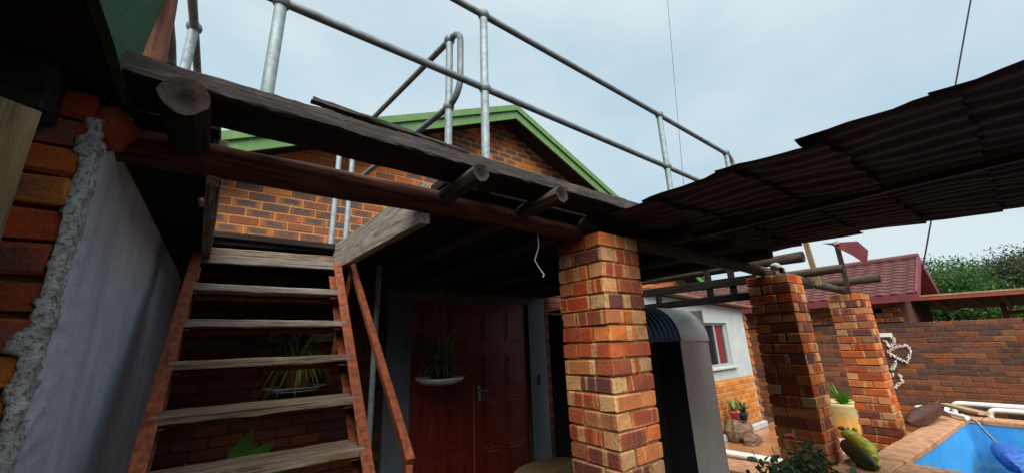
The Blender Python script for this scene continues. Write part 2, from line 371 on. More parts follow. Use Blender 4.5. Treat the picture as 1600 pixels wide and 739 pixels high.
def leaf_mat(name, a, b):
    t = NT(name, .5, .35); r = t.rand(); n = t.noise(t.co(), 9, 3)
    t.col(t.mix(r, t.mix(n, a, b), tuple(x*.55 for x in a)))
    tr = t.n('ShaderNodeBsdfTranslucent'); t.l(t.mix(r, a, b), tr.inputs['Color']); ms = t.n('ShaderNodeMixShader'); ms.inputs[0].default_value = .3
    out = t.t.nodes['Material Output']; t.l(t.b.outputs[0], ms.inputs[1]); t.l(tr.outputs[0], ms.inputs[2]); t.l(ms.outputs[0], out.inputs['Surface']); return t.m
M['leaf_spider'] = leaf_mat('spider_leaf', (.16, .26, .04), (.42, .48, .14))
M['leaf_bright'] = leaf_mat('bright_leaf', (.05, .18, .015), (.14, .32, .035))
M['leaf_rose'] = leaf_mat('rose_leaf', (.025, .07, .022), (.05, .12, .04))
M['leaf_tree'] = leaf_mat('tree_leaf', (.035, .10, .018), (.09, .19, .035))
M['leaf_tree2'] = leaf_mat('olive_tree_leaf', (.04, .06, .028), (.10, .12, .06))
M['bark'] = wood_mat('bark', (.03, .024, .018), (.09, .07, .05), (.15, .12, .09))
M['pink'] = plain('pink_petal', (.65, .10, .16), .6, 0, .3, 40, 0)
M['zinc'] = plain('grey_sheet_metal', (.33, .32, .29), .55, .35, .35, 5, .08, .4)
def zinc2():
    t = NT('stained_sheet_metal', .5, .4); n = t.noise(t.co(), 3, 6, .65); st = t.noise(t.co((12, 12, .8)), 2, 5)
    c = t.mix(n, (.60, .60, .58), (.50, .50, .48)); c = t.mix(t.ramp(st, [(.58, 0.0), (.75, .45)]), c, (.30, .27, .24))
    blot = t.noise(t.co((3, 3, 1.6)), 2.2, 7, .7); c = t.mix(t.ramp(blot, [(.54, 0.0), (.70, .4)]), c, (.28, .25, .22))
    fine = t.noise(t.co(), 40, 4, .7); c = t.mix(t.ramp(fine, [(.62, 0.0), (.74, .3)]), c, (.22, .17, .13))
    t.col(c); t.b.inputs['Metallic'].default_value = .45; t.rough(n, .34, .55); t.bump(blot, .12, .02); return t.m
M['zinc'] = zinc2()
M['blue_iron'] = plain('blue_corrugated', (.014, .05, .13), .45, 0, .4, 6, .05)
M['black'] = plain('black_opening', (.008, .008, .009), .9, 0, .2, 6, 0, .1)
M['black_metal'] = plain('black_metal', (.02, .02, .022), .5, .3, .3, 20, 0)
M['white_plastic'] = plain('white_plastic', (.78, .78, .74), .45, 0, .12, 8, .05)
M['pvc'] = plain('white_pvc_pipe', (.78, .76, .70), .4, 0, .15, 8, .03)
M['coping'] = plain('terracotta_coping', (.52, .28, .16), .85, 0, .5, 16, .5, .15)
M['grout'] = plain('grout', (.26, .20, .16), .95, 0, .3, 40, .3)
M['pool_wall'] = plain('raised_pool_wall', (.24, .15, .10), .9, 0, .4, 15, .3)
def pool_mat():
    t = NT('pool_blue_paint', .5, .4); n = t.noise(t.co(), 3, 6, .65); z = t.sep(t.co())[2]; st = t.noise(t.co((6, 6, .6)), 2, 5)
    c = t.mix(t.ramp(n, [(.3, 0.0), (.7, 1.0)]), (.045, .33, .72), (.035, .24, .60))
    c = t.mix(t.ramp(st, [(.52, 0.0), (.75, .5)]), c, (.16, .45, .70))
    h = t.math('ADD', z, t.math('MULTIPLY', t.math('SUBTRACT', n, .5), .06)); line = t.ramp(t.math('ABSOLUTE', t.math('SUBTRACT', h, .83)), [(.0, .55), (.05, 0.0)])
    t.col(t.mix(line, c, (.20, .30, .30))); t.bump(n, .1, .01); return t.m
M['pool_blue'] = pool_mat()
M['pool_pale'] = plain('worn_pool_step', (.42, .60, .66), .6, 0, .3, 5, .05)
def water_mat():
    t = NT('pool_water', .03, .5); t.col((.75, .93, 1.0)); t.b.inputs['Transmission Weight'].default_value = 1.0; t.b.inputs['IOR'].default_value = 1.33
    t.bump(t.noise(t.co(), 9, 4, .6), .16, .03); return t.m
M['water'] = water_mat()
M['net_blue'] = plain('blue_net', (.03, .13, .50), .7, 0, .7, 45, .8)
def glass_mat():
    t = NT('window_glass', .05, .6); t.col((.02, .022, .025)); return t.m
M['glass'] = glass_mat()
M['red_cloth'] = plain('red_curtain', (.22, .018, .022), .9, 0, .6, 30, .3)
M['alu'] = plain('window_aluminium', (.50, .52, .53), .45, .4, .2, 12, 0)
def paving_mat():
    t = NT('wet_clay_paving', .4, .5); n = t.noise(t.co(), 1.6, 6, .6); f = t.noise(t.co(), 14, 5)
    c = t.mix(t.ramp(n, [(.35, 0.0), (.65, 1.0)]), (.30, .12, .045), (.46, .23, .10)); c = t.mix(t.ramp(f, [(.5, 0.0), (.75, .6)]), c, (.16, .07, .035))
    t.col(c); t.rough(n, .04, .32); t.bump(f, .12, .006); return t.m
M['paving'] = paving_mat()
M['patio'] = plain('dark_patio', (.032, .020, .015), .7, 0, .4, 5, .2)
M['tile_pale'] = plain('pale_floor_tile', (.52, .45, .36), .6, 0, .3, 9, .1)
M['earth'] = plain('earth', (.085, .055, .035), .95, 0, .5, 2.5, .4)
M['rock'] = plain('brown_rock', (.22, .14, .09), .9, 0, .7, 14, .9)
def pot_mat():
    t = NT('rust_stained_pot', .7, .3); z = t.sep(t.co())[2]; n = t.noise(t.co((5, 5, 1.2)), 3, 5)
    h = t.math('ADD', t.math('MULTIPLY', z, 1.6), t.math('MULTIPLY', t.math('SUBTRACT', n, .5), .9))
    t.col(t.ramp(h, [(.12, (.50, .20, .025)), (.38, (.52, .28, .06)), (.62, (.50, .40, .20))])); t.bump(n, .2, .006); return t.m
M['pot'] = pot_mat()
M['tan_top'] = wood_mat('tan_table_top', (.20, .12, .07), (.34, .22, .13), (.42, .29, .18))
M['frog_green'] = plain('green_yellow_glaze', (.55, .50, .02), .35, 0, .6, 22, .3, .5, c2=(.09, .17, .012))
M['frog_dark'] = plain('dark_green_glaze', (.03, .04, .012), .35, 0, .5, 14, .2, .5)
M['frog_red'] = plain('dark_red_glaze', (.14, .03, .02), .35, 0, .4, 20, .1)
M['brown_shine'] = plain('dark_brown_carved_wood', (.07, .022, .012), .45, 0, .6, 14, .3)
M['chunk'] = plain('white_shell', (.72, .66, .58), .8, 0, .3, 60, .3)
M['wire'] = plain('cable_black', (.02, .02, .02), .7, 0, .2, 20, 0)
M['red_steel'] = plain('red_oxide_steel', (.36, .07, .035), .6, 0, .35, 10, .1)
M['roof_under'] = plain('carport_sheet', (.20, .10, .07), .7, 0, .4, 6, .1)

def structure(o): o['kind'] = 'structure'; return o

# ------------------------------------------------------------------ bricks
BL, BH, BD, BJ = .222, .073, .106, .012
def brick_meshes(m, key, L_=BL, H_=BH, D_=BD, b=.006, j=.0022, n=6):
    out = []
    for i in range(n):
        rg = random.Random(hash((key, i)) & 0xffff if False else i*13+len(key)*7)
        mb = MB(); mb.box((0, 0, 0), (L_, D_, H_), None, b, j, rg); out.append(mb.mesh(key+'_brick', m))
    return out
def brick_at(me, parent, loc, rz=0.0, rg=rnd, j=.003, tilt=.006):
    return place('brick', me, parent, Matrix.Translation(Vector(loc)+Vector((rg.uniform(-j, j), rg.uniform(-j, j), rg.uniform(-j*.5, j*.5)))) @ Euler((rg.uniform(-tilt, tilt), rg.uniform(-tilt, tilt), rz+rg.uniform(-tilt, tilt))).to_matrix().to_4x4())

def brick_column(label, x0, y0, ztop, nc, group='brick pergola columns'):
    """pinwheel pier of stretcher plus header on every face; near corner at x0,y0"""
    S = BL+BJ+BD
    t = thing('brick_column', label, 'column', (x0+S/2, y0+S/2, max(0, ztop-nc*(BH+BJ))), group)
    rg = random.Random(int(x0*100))
    zc = ztop-nc*(BH+BJ)
    core = MB(); core.box((x0+S/2, y0+S/2, (zc+ztop)/2-.004), (S-.022, S-.022, ztop-zc-.012)); core.build('mortar_core', M['mortar'], t)
    a, h = BL/2, BD/2
    for c in range(nc):
        z = ztop-(c+.5)*(BH+BJ)+BJ/2
        cw = [(a, h, 0), (S-h, a, 90), (S-a, S-h, 0), (h, S-a, 90)]
        ccw = [(S-a, h, 0), (S-h, S-a, 90), (a, S-h, 0), (h, a, 90)]
        for (bx, by, r) in (cw if c % 2 == 0 else ccw):
            brick_at(rg.choice(COLB), t, (x0+bx, y0+by, z), R(r)+(math.pi if rg.random() < .5 else 0), rg)
    return t
COLB = brick_meshes(M['brick_col'], 'column', b=.0045, j=.0038, n=10)

# ------------------------------------------------------------------ ground
g = MB(); g.add([(-300, -300, 0), (300, -300, 0), (300, 300, 0), (-300, 300, 0)], [(0, 1, 2, 3)]); structure(g.build('ground', M['earth']))
g = MB(); g.box((2.4, 1.6, .012), (6.6, 5.2, .024)); structure(g.build('patio', M['patio']))
g = MB(); g.box((7.62, 2.55, .02), (3.82, 2.0, .04)); structure(g.build('paved_path', M['paving']))

# ------------------------------------------------------------------ the house: gable wall, door, roof
HY = 4.2
house = thing('house', 'face-brick house with green gable roof behind the timber deck', 'house', (3.0, HY, 0))
gw = MB(); gw.prism([(-1.3, HY, 0), (7.3, HY, 0), (7.3, HY, 2.95), (3.04, HY, 4.93), (-1.3, HY, 2.95)], (0, .22, 0))
gable = gw.build('gable_wall', M['mortar_y'], house)
GB = brick_meshes(M['brick_gab'], 'gable', b=.005)
apex_x, apex_z, slope = 3.04, 5.03, .462
def wall_bricks(parent, meshes, rect, fixed, axis, inside, single, mat, rg, course=BH+BJ, pitch=BL+BJ, cap=300):
    """running bond over rect=(a0,a1,z0,z1); bricks for which single() holds are objects, the others one joined part"""
    rest = MB(); n = 0; nrow = int((rect[3]-rect[2])/course)
    for k in range(nrow):
        z = rect[2]+(k+.5)*course; a = rect[0]+(pitch/2 if k % 2 else 0)
        while a < rect[1]:
            ac = a+pitch/2
            if inside(ac, z):
                loc = (ac, fixed, z) if axis == 'x' else (fixed, ac, z)
                rz = 0 if axis == 'x' else R(90)
                if single(ac, z) and n < cap:
                    brick_at(rg.choice(meshes), parent, loc, rz+(math.pi if rg.random() < .5 else 0), rg, .002, .004); n += 1
                else:
                    d = (BL, BD, BH) if axis == 'x' else (BD, BL, BH)
                    rest.box(loc, d, None, .005, .0015, rg)
            a += pitch
    if rest.v:
        o = rest.build('brickwork', mat, parent); o['kind'] = 'stuff'
    return n
rgk = random.Random(3)
def g_in(x, z):
    if z > apex_z-.12-abs(x-apex_x)*slope: return False
    if z < 2.2 and 1.36 < x < 3.72: return False
    return True
def g_one(x, z):
    return (-.35 < x < 1.5 and 2.62 < z < 3.62) or (1.5 <= x < 5.1 and z > 3.55+max(0, (x-3.2))*.1)
wall_bricks(gable, GB, (-1.25, 7.2, .03+29*(BH+BJ), 4.9), HY+BD/2-.006, 'x', g_in, g_one, M['brick_gab'], rgk)
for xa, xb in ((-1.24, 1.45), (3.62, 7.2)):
    q = MB(); q.box(((xa+xb)/2, HY-.001, 1.24), (xb-xa, .006, 2.42)); q.build('shade_pointing', M['mortar_shade'], gable)  # dark sheet painting shade into the joints below deck level
wall_bricks(gable, GB, (-1.25, 7.2, .03, .03+29*(BH+BJ)), HY+BD/2-.012, 'x', g_in, lambda x, z: False, M['brick_low_shade'], rgk)  # lower courses take the brick with shade in its colour
# door recess, grey pilasters, double door with raised panels
for x0, x1 in ((1.42, 1.70), (3.35, 3.65)):
    p = MB(); p.box(((x0+x1)/2, HY-.005, 1.12), (x1-x0, .10, 2.2), None, .006, .001); p.build('pilaster', M['grey_paint'], house)
p = MB(); p.box((2.525, HY-.005, 2.26), (2.25, .10, .10), None, .006); p.build('door_lintel', M['grey_paint'], house)
lb = MB(); lb.box((1.52, HY-.062, 1.2), (.012, .012, .07)); lb.build('switch', M['black_metal'], house)
lb = MB(); lb.box((3.49, HY-.060, 1.22), (.035, .012, .13), None, .004); lb.box((3.49, HY-.067, 1.22), (.018, .008, .10)); lb.build('wall_hook_plate', M['black_metal'], house)
for x0, x1, side in ((1.71, 2.515, 1), (2.521, 3.34, 0)):
    d = MB(); d.box(((x0+x1)/2, HY+.02, 1.12), (x1-x0, .045, 2.17), None, .003)
    leaf = d.build('door', M['door'], house)
    for r_ in range(4):
        for c_ in range(2):
            pw = (x1-x0-.30)/2; ph = .40; cx = x0+.10+pw/2+c_*(pw+.10); cz = .32+r_*.53
            q = MB(); q.box((cx, HY-.004, cz), (pw, .012, ph), None, .005); q.box((cx, HY-.013, cz), (pw-.07, .014, ph-.07), None, .006); q.build('panel', M['door'], leaf)
    if side == 0:
        hnd = MB(); hnd.box((2.585, HY-.008, 1.13), (.035, .012, .17), None, .003); hnd.tube([(2.585, HY-.012, 1.16), (2.585, HY-.05, 1.16), (2.69, HY-.052, 1.155)], .009, 8); hnd.build('handle', M['steel'], leaf)
# roof: two slopes, dark soffit, green barge boards in two steps
def rz_(x): return apex_z-abs(x-apex_x)*slope
for sgn in (-1, 1):
    xe = apex_x+sgn*4.9; ze = rz_(xe)
    p = MB(); p.prism([(apex_x, 3.86, apex_z-.03), (xe, 3.86, ze-.03), (xe, 3.86, ze-.09), (apex_x, 3.86, apex_z-.09)], (0, 6.5, 0)); p.build('roof_slope', M['green'], house)
    p = MB(); p.prism([(apex_x, 3.864, apex_z-.10), (xe, 3.864, ze-.10), (xe, 3.864, ze-.115), (apex_x, 3.864, apex_z-.115)], (0, .33, 0)); p.build('soffit', M['soffit'], house)
    p = MB(); p.prism([(apex_x, 3.83, apex_z-.02), (xe, 3.83, ze-.02), (xe, 3.83, ze-.20), (apex_x, 3.83, apex_z-.20)], (0, .027, 0)); bb = p.build('barge_board', M['green'], house)
    p = MB(); p.prism([(apex_x, 3.80, apex_z+.015), (xe, 3.80, ze+.015), (xe, 3.80, ze-.075), (apex_x, 3.80, apex_z-.075)], (0, .028, 0)); p.build('cover_strip', M['green'], bb)

# ------------------------------------------------------------------ brick and plaster side wall at the left
pier = thing('side_wall', 'thick brick wall end with ragged grey plaster on its side, near left', 'wall', (-.9, 2.7, 0))
PX, PY = -.335, 1.325
p = MB(); p.box((-1.3, (PY+.03+4.15)/2, 1.175), (2*(1.3+PX)-.02, 4.15-PY-.03, 2.35)); p.build('wall_core', M['mortar'], pier)
PB = brick_meshes(M['brick_pier'], 'pier', BL, .067, .11, .005, .005, 10)
rgp = random.Random(21)
for k in range(29):
    z = .02+.081*k+.036; off = 0 if k % 2 else -.117
    for q in range(4):
        cx = PX-.111-.234*q+(.0 if k % 2 else .0)+off*(1 if q else .0)
        if q == 0 and k % 2 == 0:
            me = PB[0]
            o = place('brick', rgp.choice(PB), pier, Matrix.Translation((PX-.056, PY+.054+rgp.uniform(-.004, .004), z)) @ Euler((rgp.uniform(-.02, .02), rgp.uniform(-.03, .03), R(90))).to_matrix().to_4x4())
            o.location.y += .056
            continue
        if q == 0: cx = PX-.112
        brick_at(rgp.choice(PB), pier, (cx, PY+.05, z), 0, rgp, .006, .028)
# plaster coat on the side: a sheet with thickness whose front margin is ragged and wraps the corner
def plaster_coat():
    nz_, ny_ = 190, 52; vs = []; fs = []; zt = 2.29
    for i in range(nz_+1):
        z = .02+(zt-.02)*i/nz_
        rag = -.018-.030*mnoise.noise(Vector((z*5, .3, 2)))-.030*mnoise.noise(Vector((z*17, 4, 2)))-.022*mnoise.noise(Vector((z*55, 1, 8)))-.012*mnoise.noise(Vector((z*120, 1, 8)))
        for k in range(ny_+1):
            t = (k/ny_)**1.7; y = PY+.0+(4.12-PY)*t
            bulge = .005*mnoise.noise(Vector((y*2.1, z*1.3, 5)))+.003*mnoise.noise(Vector((y*9, z*6, 1)))
            if k < 16: bulge += (.012*mnoise.noise(Vector((y*30, z*26, 3)))+.007*mnoise.noise(Vector((y*80, z*70, 6))))*(1-k/16)
            vs.append((PX+.018+bulge, y, z))
        # two rows that turn round the corner on to the brick face
        xr = max(.003, -rag-.012)
        vs.append((PX+.010+.006*mnoise.noise(Vector((z*50, 0, 0))), PY-.006, z)); vs.append((PX-xr*.55, PY-.009+.008*mnoise.noise(Vector((z*45, 7, 0))), z)); vs.append((PX-xr, PY-.006+.006*mnoise.noise(Vector((z*70, 3, 0))), z)); vs.append((PX-xr-.004, PY+.012, z))
    W_ = ny_+5
    for i in range(nz_):
        for k in range(ny_): a = i*W_+k; fs.append((a, a+1, a+W_+1, a+W_))
        b0 = i*W_; o = ny_+1
        fs.append((b0+o, b0, b0+W_, b0+W_+o))
        for k in range(3): fs.append((b0+o+k+1, b0+o+k, b0+W_+o+k, b0+W_+o+k+1))
    mb = MB(); mb.add(vs, fs, True); me = mb.mesh('plaster_coat', M['plaster']); me.materials.append(M['plaster_rough'])
    for q in me.polygons:
        c = q.center
        if c.y < PY+.05+.05*mnoise.noise(Vector((c.y*30, c.z*14, 2))): q.material_index = 1
    return place('plaster_coat', me, pier, Matrix.Identity(4))
plaster_coat()
p = MB(); p.ball((0, 0, 0), 1, 16, 10); p.v = [(-.318+v[0]*.05*(1+.4*mnoise.noise(Vector(v)*2.1)), 1.395+v[1]*.075*(1+.4*mnoise.noise(Vector(v)*1.7+Vector((4, 0, 0)))), 2.30+v[2]*.062*(1+.4*mnoise.noise(Vector(v)*2.3+Vector((0, 9, 0))))) for v in p.v]; p.build('corner_brick', M['brick_pier'], pier)

# eave above that wall, extended out of view to shade under the deck: dark soffit, gritty green fascia, flaking red timber
eave = thing('roof_eave', 'dark roof eave with gritty green fascia overhanging at top left', 'roof', (-1.0, .9, 2.37))
p = MB(); p.box((-1.3, -1.70, 2.40), (1.98, 6.63, .03)); p.build('soffit', M['soffit'], eave)
p = MB(); p.box((-1.35, 1.275, 2.31), (1.92, .09, .15), None, .01); p.build('rafter', M['wood_dark'], eave)
p = MB(); p.box((-1.6, -1.9, 1.19), (.24, 6.3, 2.38)); p.build('wall', M['brick_pier'], eave)  # unseen wall, added to block low sky from the left
p = MB(); p.prism([(-.31, -5, 2.42), (-.31, -5, 2.62), (-1.3, -5, 3.1), (-2.3, -5, 2.62), (-2.3, -5, 2.42)], (0, 6.28, 0)); p.build('roof_slab', M['soffit'], eave)
p = MB(); p.prism([(-.305, -5, 2.385), (-.305, 1.12, 2.385), (-.305, 1.262, 2.37), (-.305, 1.30, 2.41), (-.305, 1.365, 2.63), (-.305, 1.43, 2.85), (-.305, 1.2, 2.85), (-.305, 1.0, 2.64), (-.305, -5, 2.64)], (.022, 0, 0)); p.build('fascia', M['green_dark'], eave)
beam('timber', (-.295, 1.44, 2.44), (-.32, 1.45, 3.3), .085, .07, M['wood_flake'], eave, 16, .008)

# ------------------------------------------------------------------ timber deck over the patio
deck = thing('timber_deck', 'old timber deck on logs above the door and staircase', 'deck', (1.7, 2.7, 2.25))
ZD = 2.385
beam('edge_plank', (-.29, 1.312, ZD+.022), (2.02, 1.312, ZD+.022), .185, .041, M['wood_dark'], deck, 40, .004)  # underside shade is put into the dark wood colour
beam('weathered_lip', (-.30, 1.208, ZD+.026), (2.03, 1.208, ZD+.024), .022, .052, M['wood_deck'], deck, 90, .006)
# split strip lifting off the edge plank
beam('splinter', (.135, 1.212, 2.462), (.70, 1.21, 2.438), .03, .014, M['wood_deck'], deck, 20, .005)
rgd = random.Random(5)
OX0, OX1, OY0, OY1 = -.10, .66, 1.43, 2.93                   # stair opening
y = 1.43; k = 0
while y < 4.12:
    w = .145; yc = y+w/2
    segs = [(-.62, 3.75)] if yc > OY1 else [(-.62, OX0-.02), (OX1+.05, 3.75)]
    for a, b in segs:
        beam('deck_plank', (a+rgd.uniform(0, .02), yc, ZD+.022+rgd.uniform(-.004, .004)), (b+rgd.uniform(-.05, .05), yc+rgd.uniform(-.004, .004), ZD+.022+rgd.uniform(-.004, .004)), w-rgd.uniform(.0, .004), .04, M['wood_dark'], deck, 10, .002)  # shade of the deck underside painted by the dark wood
    y += w+.002
beam('edge_plank', (2.04, 1.30, ZD+.022), (3.75, 1.31, ZD+.022), .2, .042, M['wood_deck'], deck, 20, .005)
# joists: round logs running back to the house, ends showing at the front
for x, y0, r in ((-.152, 1.175, .052), (.729, 1.150, .036), (1.155, 1.150, .037), (1.62, 1.37, .040), (2.35, 1.2, .045), (2.95, 1.2, .045), (3.6, 1.2, .045)):
    yend = 1.44 if x < .5 else 4.14
    log('log_joist', (x, y0, 2.341), (x, yend, 2.335), r, r*.95, M['wood_dark' if x < 0 else 'wood_log'], deck, 18, 16, .005, M['end'])  # leftmost log: dark wood paints the shade on its body
# trimmers round the stair opening
beam('trimmer', (.655, 1.50, 2.31), (.605, 2.95, 2.335), .045, .19, M['wood_grey'], deck, 18, .003)
beam('trimmer', (-.085, 1.50, 2.31), (-.135, 2.93, 2.325), .04, .17, M['wood_tread'], deck, 14, .003)
beam('header', (-.15, 2.89, 2.245), (.60, 2.90, 2.262), .05, .05, M['wood_grey'], deck, 12, .003)
beam('header', (-.15, 2.915, 2.298), (.585, 2.925, 2.315), .035, .045, M['wood_tread'], deck, 12, .003)
beam('header', (-.14, 2.95, 2.375), (.585, 2.96, 2.392), .03, .045, M['wood_dark'], deck, 12, .003)
# long red-brown pole under the front of the deck
pole = log('pole_beam', (-.34, 1.50, 2.315), (1.93, 1.495, 2.312), .060, .047, M['wood_pole'], None, 18, 40, .006, M['end'])
tag(pole, 'long red-brown round pole under the deck edge, resting on nearest brick column', 'beam')

# ------------------------------------------------------------------ steep staircase
st = thing('staircase', 'steep open staircase with weathered wooden treads and rust-red steel stringers', 'staircase', (.19, 1.7, 0))
XL, XR = -.17, .555
def sy(z): return 2.47-(2.04-z)*(.165/.187)
treads = [2.04, 1.852, 1.667, 1.483, 1.298, 1.11, .925, .74, .555, .37, .185]
for i, z in enumerate(treads):
    y = sy(z)
    beam('tread', (XL+.015, y+.10+rgd.uniform(-.006, .006), z-.017), (XR-.004+rgd.uniform(0, .012), y+.10, z-.017+rgd.uniform(-.004, .004)), .20, .032, M['wood_tread'] if i > 1 else M['wood_grey'], st, 18, .003)
    for x in (XL+.03, XR-.035):
        c = MB(); c.box((x, y+.10, z-.046), (.04, .17, .006), None, .001); c.build('tread_bracket', M['rust_paint'], st)
    c = MB(); c.box(((XL+XR)/2, y+.185, z-.052), (XR-XL-.05, .03, .022), None, .002); c.build('tread_bearer', M['rust_paint'], st)
for x, s in ((XL-.012, 1), (XR+.022, -1)):
    zt, zb = 2.21, .02
    # channel section: web plus two flanges, following the pitch
    Mx, Ln = frame((x, sy(zb)+.10, zb), (x, sy(zt)+.10, zt)); c = MB()
    c.box((0, 0, 0), (Ln, .008, .13), None, .001); 
    for q in (-1, 1): c.box((0, -s*.022, q*.062), (Ln, .045, .008), None, .001)
    place('stringer', c.mesh('stringer', M['rust_paint']), st, Mx)
hr = beam('handrail', (.685, 2.80, 2.262), (.665, 1.60, 1.262), .036, .036, M['rust_paint'], st, 8, .001)
beam('handrail_post', (.685, 2.79, 2.25), (.60, 2.78, 1.62), .028, .028, M['rust_paint'], st)
beam('handrail_post', (.665, 1.615, 1.25), (.60, 1.62, .15), .03, .03, M['rust_paint'], st)

# ------------------------------------------------------------------ tubular railing
def pipe(name, path, r, parent, m='steel', n=12): return MB().tube(path, r, n).build(name, M[m], parent)
def arc(c, a, b, r, t0, t1, n=8): return [Vector(c)+Vector(a)*r*math.cos(t)+Vector(b)*r*math.sin(t) for t in [t0+(t1-t0)*i/n for i in range(n+1)]]
RY = 1.385; ZM, ZT = 2.935, 3.39
fr = thing('tube_railing', 'galvanised two-rail tube railing along the front edge of the deck', 'railing', (1.8, RY, 2.43))
xe = 3.70
top = [(-.6, RY, ZT+.01), (.9, RY, ZT), (2.5, RY, ZT-.025), (3.62, RY, ZT-.05)]+arc((3.62, RY, ZT-.05-.09), (0, 0, 1), (1, 0, 0), .09, 0, math.pi/2, 6)[1:]+[(3.71, RY, ZM+.05)]+arc((3.62, RY, ZM+.065), (1, 0, 0), (0, 0, -1), .09, 0.2, math.pi/2, 6)+[(2.5, RY, ZM-.012), (.9, RY, ZM), (-.6, RY, ZM+.006)]
pipe('rail', top, .0175, fr, 'steel_dull')
for x in (.018, .905, 2.52, 3.60):
    pipe('post', [(x, RY+.002, 2.40), (x, RY+.002, 3.39-.0125*(x > 2)-.03*(x > 3))], .0205, fr, 'steel', 14)
    for z in (ZM-.006*(x > 2), ZT-.025*(x > 2)-.02*(x > 3)):
        b = MB(); b.ball((x, RY, z), .031, 14, 9); b.build('ball_joint', M['steel_dull'], fr)
    b = MB(); b.lathe([(.0, 0), (.05, 0), (.05, .008), (.024, .012), (.024, .03), (.0205, .03)], (x, RY+.002, 2.432), 14); b.build('base_flange', M['steel'], fr)
sr = thing('tube_railing', 'galvanised railing with looped end beside the stair opening', 'railing', (.75, 2.2, 2.43))
A, B = Vector((.82, 1.61, 0)), Vector((.665, 2.98, 0)); dA = (A-B).normalized()
zt, zm = 3.355, 2.925
lp2 = [B+Z_*zt, A+Z_*zt]+arc(A+dA*.03+Z_*(zt-.075), dA, Z_, .075, math.pi/2, 0, 7)+arc(A-dA*.015+Z_*(zm+.12), dA, Z_, .12, 0, -math.pi/2, 7)+[B+Z_*zm]
pipe('rail', lp2, .017, sr, 'steel_dull')
for P_ in (A, B, (.57, 3.0, 0)):
    P_ = Vector(P_); pipe('post', [P_+Z_*2.43, P_+Z_*(zt if P_.x > .6 else 3.22)], .0195, sr)
    if P_.x > .6:
        for z in (zt, zm):
            b = MB(); b.ball((P_.x, P_.y, z), .030, 14, 9); b.build('ball_joint', M['steel_dull'], sr)
lr = thing('tube_railing', 'dark tube railing running overhead at the left end of the deck', 'railing', (-.3, 2.1, 2.43))
pipe('post', [(-.30, 2.10, 2.41), (-.30, 2.10, 3.22)], .0205, lr)
b = MB(); b.ball((-.30, 2.10, 3.22), .032, 14, 9); b.build('ball_joint', M['steel_dull'], lr)
pipe('rail', [(-.30, .9, 3.22), (-.30, 2.9, 3.22)], .0185, lr, 'steel_dull')
pipe('rail', [(-.312, .8, 2.93), (-.312, 1.3, 2.92), (-.318, 1.8, 2.905), (-.335, 2.2, 2.88)], .019, lr, 'steel_dull')

# ------------------------------------------------------------------ columns
brick_column('tall near brick column under the deck corner, mottled orange and cream bricks', 1.61, 1.335, 2.275, 26)
brick_column('middle brick column beside the rose bush with a white lamp on top', 3.925, 1.22, 2.205, 25)
brick_column('far brick column standing before the yard wall with the wire heart', 6.24, 1.22, 2.14, 25)

# ------------------------------------------------------------------ corrugated roof and the pergola timbers
cr = thing('corrugated_roof', 'dark rusted corrugated iron roof sheets overhead at right', 'roof', (3.6, .3, 2.5))
def roof_z(x): return 2.385+(x-1.62)*.010
def sheet(x0, x1, y0, y1, dz, skew, dx, k):
    Wl, n = .115, 7; amp = .0135; vs = []; fs = []; nx = int((x1-x0)/Wl*n); ny = 8
    for i in range(nx+1):
        x = x0+(x1-x0)*i/nx
        for q in range(ny+1):
            t = q/ny; y = y0+(y1-y0)*t+.03*mnoise.noise(Vector((x*6, k*3.3, q*.2)))
            sag = .034*mnoise.noise(Vector((x*1.7, y*1.9, .7)))+.013*mnoise.noise(Vector((x*5, y*4, k*.3)))
            z = roof_z(x)+amp*(.45+.55*min(1, max(0, (x-2.1)/.7)))*math.sin(2*math.pi*x/Wl)+dz+skew*(t-.5)+sag
            vs.append((x+dx*(t-.5)+(.022*mnoise.noise(Vector((y*11, k*.9, 3)))+.010*mnoise.noise(Vector((y*37, k, 3))) if i in (0, nx) else 0), y, z))
    for i in range(nx):
        for q in range(ny): a = i*(ny+1)+q; fs.append((a, a+ny+1, a+ny+2, a+1))
    n0 = len(vs); up = [(x, y, z+.0015) for x, y, z in vs]
    f2 = [tuple(reversed([v+n0 for v in f])) for f in fs]
    mb = MB(); mb.add(vs+up, fs+f2, True); mb.build('roof_sheet', M['rust'], cr)
ys = [1.50, 1.04, .66, .335, .01, -.33, -.72, -1.15, -1.6]
xs = [1.66, 2.36, 3.06, 3.74]
rgr = random.Random(11)
for i in range(len(ys)-1):
    ox = rgr.uniform(-.02, .015); oxr = rgr.uniform(-.05, .04); rdx = rgr.uniform(.015, .04)*(1 if i % 3 else -.3); rsk = rgr.uniform(.01, .05)
    for q in range(len(xs)-1):
        a = xs[q]-.06+(.06+ox if q == 0 else 0); b_ = xs[q+1]+.06+(oxr if q == len(xs)-2 else 0)
        sheet(a, b_, ys[i+1]-.03, ys[i]+.04, .004*(i % 2)+.003*(q % 2)+rgr.uniform(-.003, .003), rsk, rdx, i*10+q)
fl = MB(); fl.prism([(5.66, 1.33, 2.72), (5.70, 1.02, 2.68), (5.71, .955, 2.56), (5.71, 1.0, 2.40), (5.69, 1.10, 2.535), (5.67, 1.25, 2.68)], (.012, .002, 0)); fl = fl.build('bent_flashing', M['maroon']); tag(fl, 'bent maroon sheet hanging below the iron roof by the far column', 'sheet')
beam('purlin', (2.55, 1.4, roof_z(3.1)-.035), (2.55, -1.6, roof_z(3.1)-.035), .04, .03, M['rust'], cr, 8, .002)
bm_ = log('log_beam', (1.9, 1.42, 2.290), (4.1, 1.40, 2.255), .050, .046, M['wood_log'], None, 14, 24, .008, M['end']); tag(bm_, 'dark split log spanning from the near column to the middle column', 'beam')
